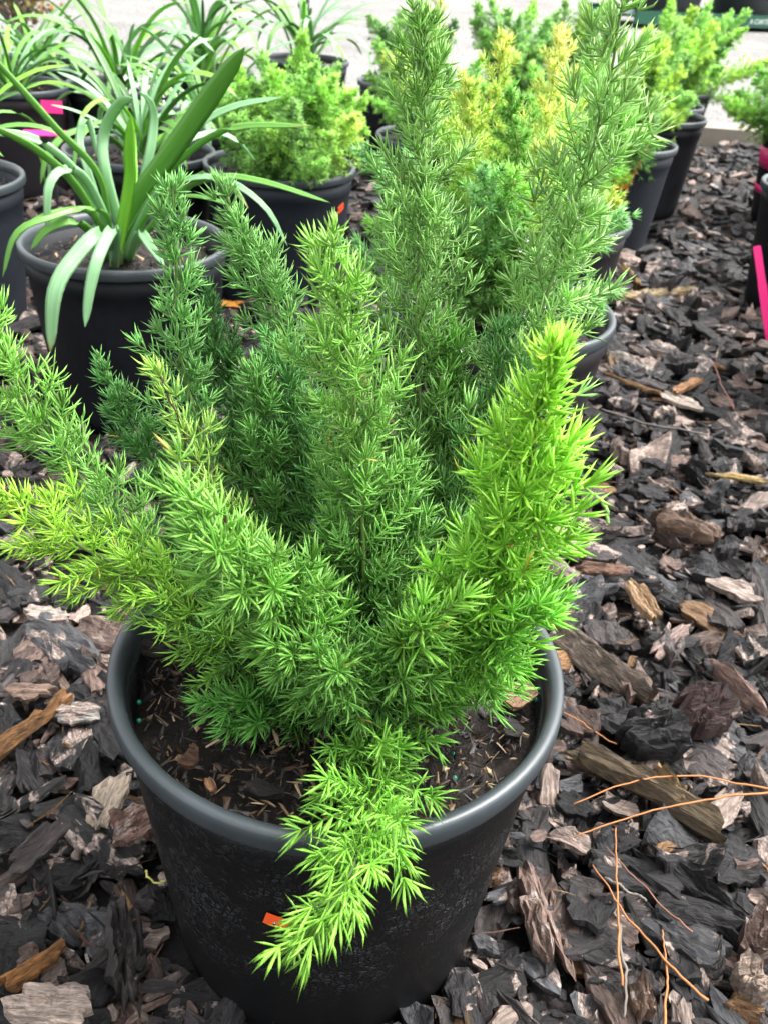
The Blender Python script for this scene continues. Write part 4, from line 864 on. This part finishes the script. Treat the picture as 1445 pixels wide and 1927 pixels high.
c = at_z(440, 572, .03); V, T = chip(77, .06, .022, .002, 14, (.4, .75, 1.), .1)
fl = link('fallen_leaf', tri_mesh('fallen_leaf', V, T, mat_simple('orange_leaf', (.5, .2, .03), .5), smooth=True), None, c); fl.rotation_euler = (.2, .1, .35); tag(fl, 'orange fallen leaf between the black pots', 'leaf')
# fertiliser beads and bark bits on the main pot's soil
b = Bag()
for u, v in ((262, 1322), (262, 1357), (1008, 1318), (852, 1420), (855, 1465), (395, 1495), (500, 1490), (455, 1400), (700, 1350), (960, 1380)):
    b.add(*ball(at_z(u, v, .229)-np.array([-.021, .435, 0]), .0017))
link('fertiliser_beads', b.mesh('fertiliser_beads', M_fert), POTS['A'][0])['kind'] = 'stuff'
for u0, v0, u1, v1, wd, col in ((950, 1330, 1000, 1290, .018, (.22, .13, .08)), (905, 1330, 925, 1345, .012, (.05, .04, .04)), (345, 1425, 375, 1430, .016, (.10, .05, .03)), (390, 1465, 402, 1490, .006, (.25, .13, .07)), (260, 1215, 330, 1225, .014, (.03, .022, .02)), (940, 1370, 985, 1375, .014, (.02, .016, .015)), (470, 1470, 520, 1500, .012, (.018, .014, .012))):
    p, q = at_z(u0, v0, .234), at_z(u1, v1, .236); ln = np.linalg.norm(q-p); V, T = chip(int(u0), ln, wd, .004, 12); o_ = (p+q)/2-np.array([-.021, .435, 0])
    o = link('bark_bit', tri_mesh('bark_bit', V, T, M_bark_o, None, V+rng.uniform(0, 5, 3), smooth=False), POTS['A'][0], o_); o.rotation_euler.z = math.atan2(q[1]-p[1], q[0]-p[0]); o.color = (*col, 0)
GROUPS = {'nursery_pot': 'black nursery pots on the mulch', 'foxtail_fern': 'potted foxtail ferns', 'strap_plant': 'potted strap-leaved plants', 'pine_needle': 'fallen pine needles', 'plant_tag': 'pink plant tags',
          'tree_container': 'big containers on the cart', 'bark_chunk': 'large bark chunks', 'bark_chip': 'notable bark chips', 'wood_plank': 'wood pieces on the mulch', 'wood_splinter': 'wood splinters', 'twig': 'twigs', 'pink_tape': 'pink tape strips'}
for o in bpy.data.objects:
    if o.parent is None and o.name.split('.')[0] in GROUPS: o['group'] = GROUPS[o.name.split('.')[0]]
print('tris', sum(len(m.polygons) for m in bpy.data.meshes), 'objects', len(bpy.data.objects), 'stuff chips', cnt, 'single chips', len(pl))
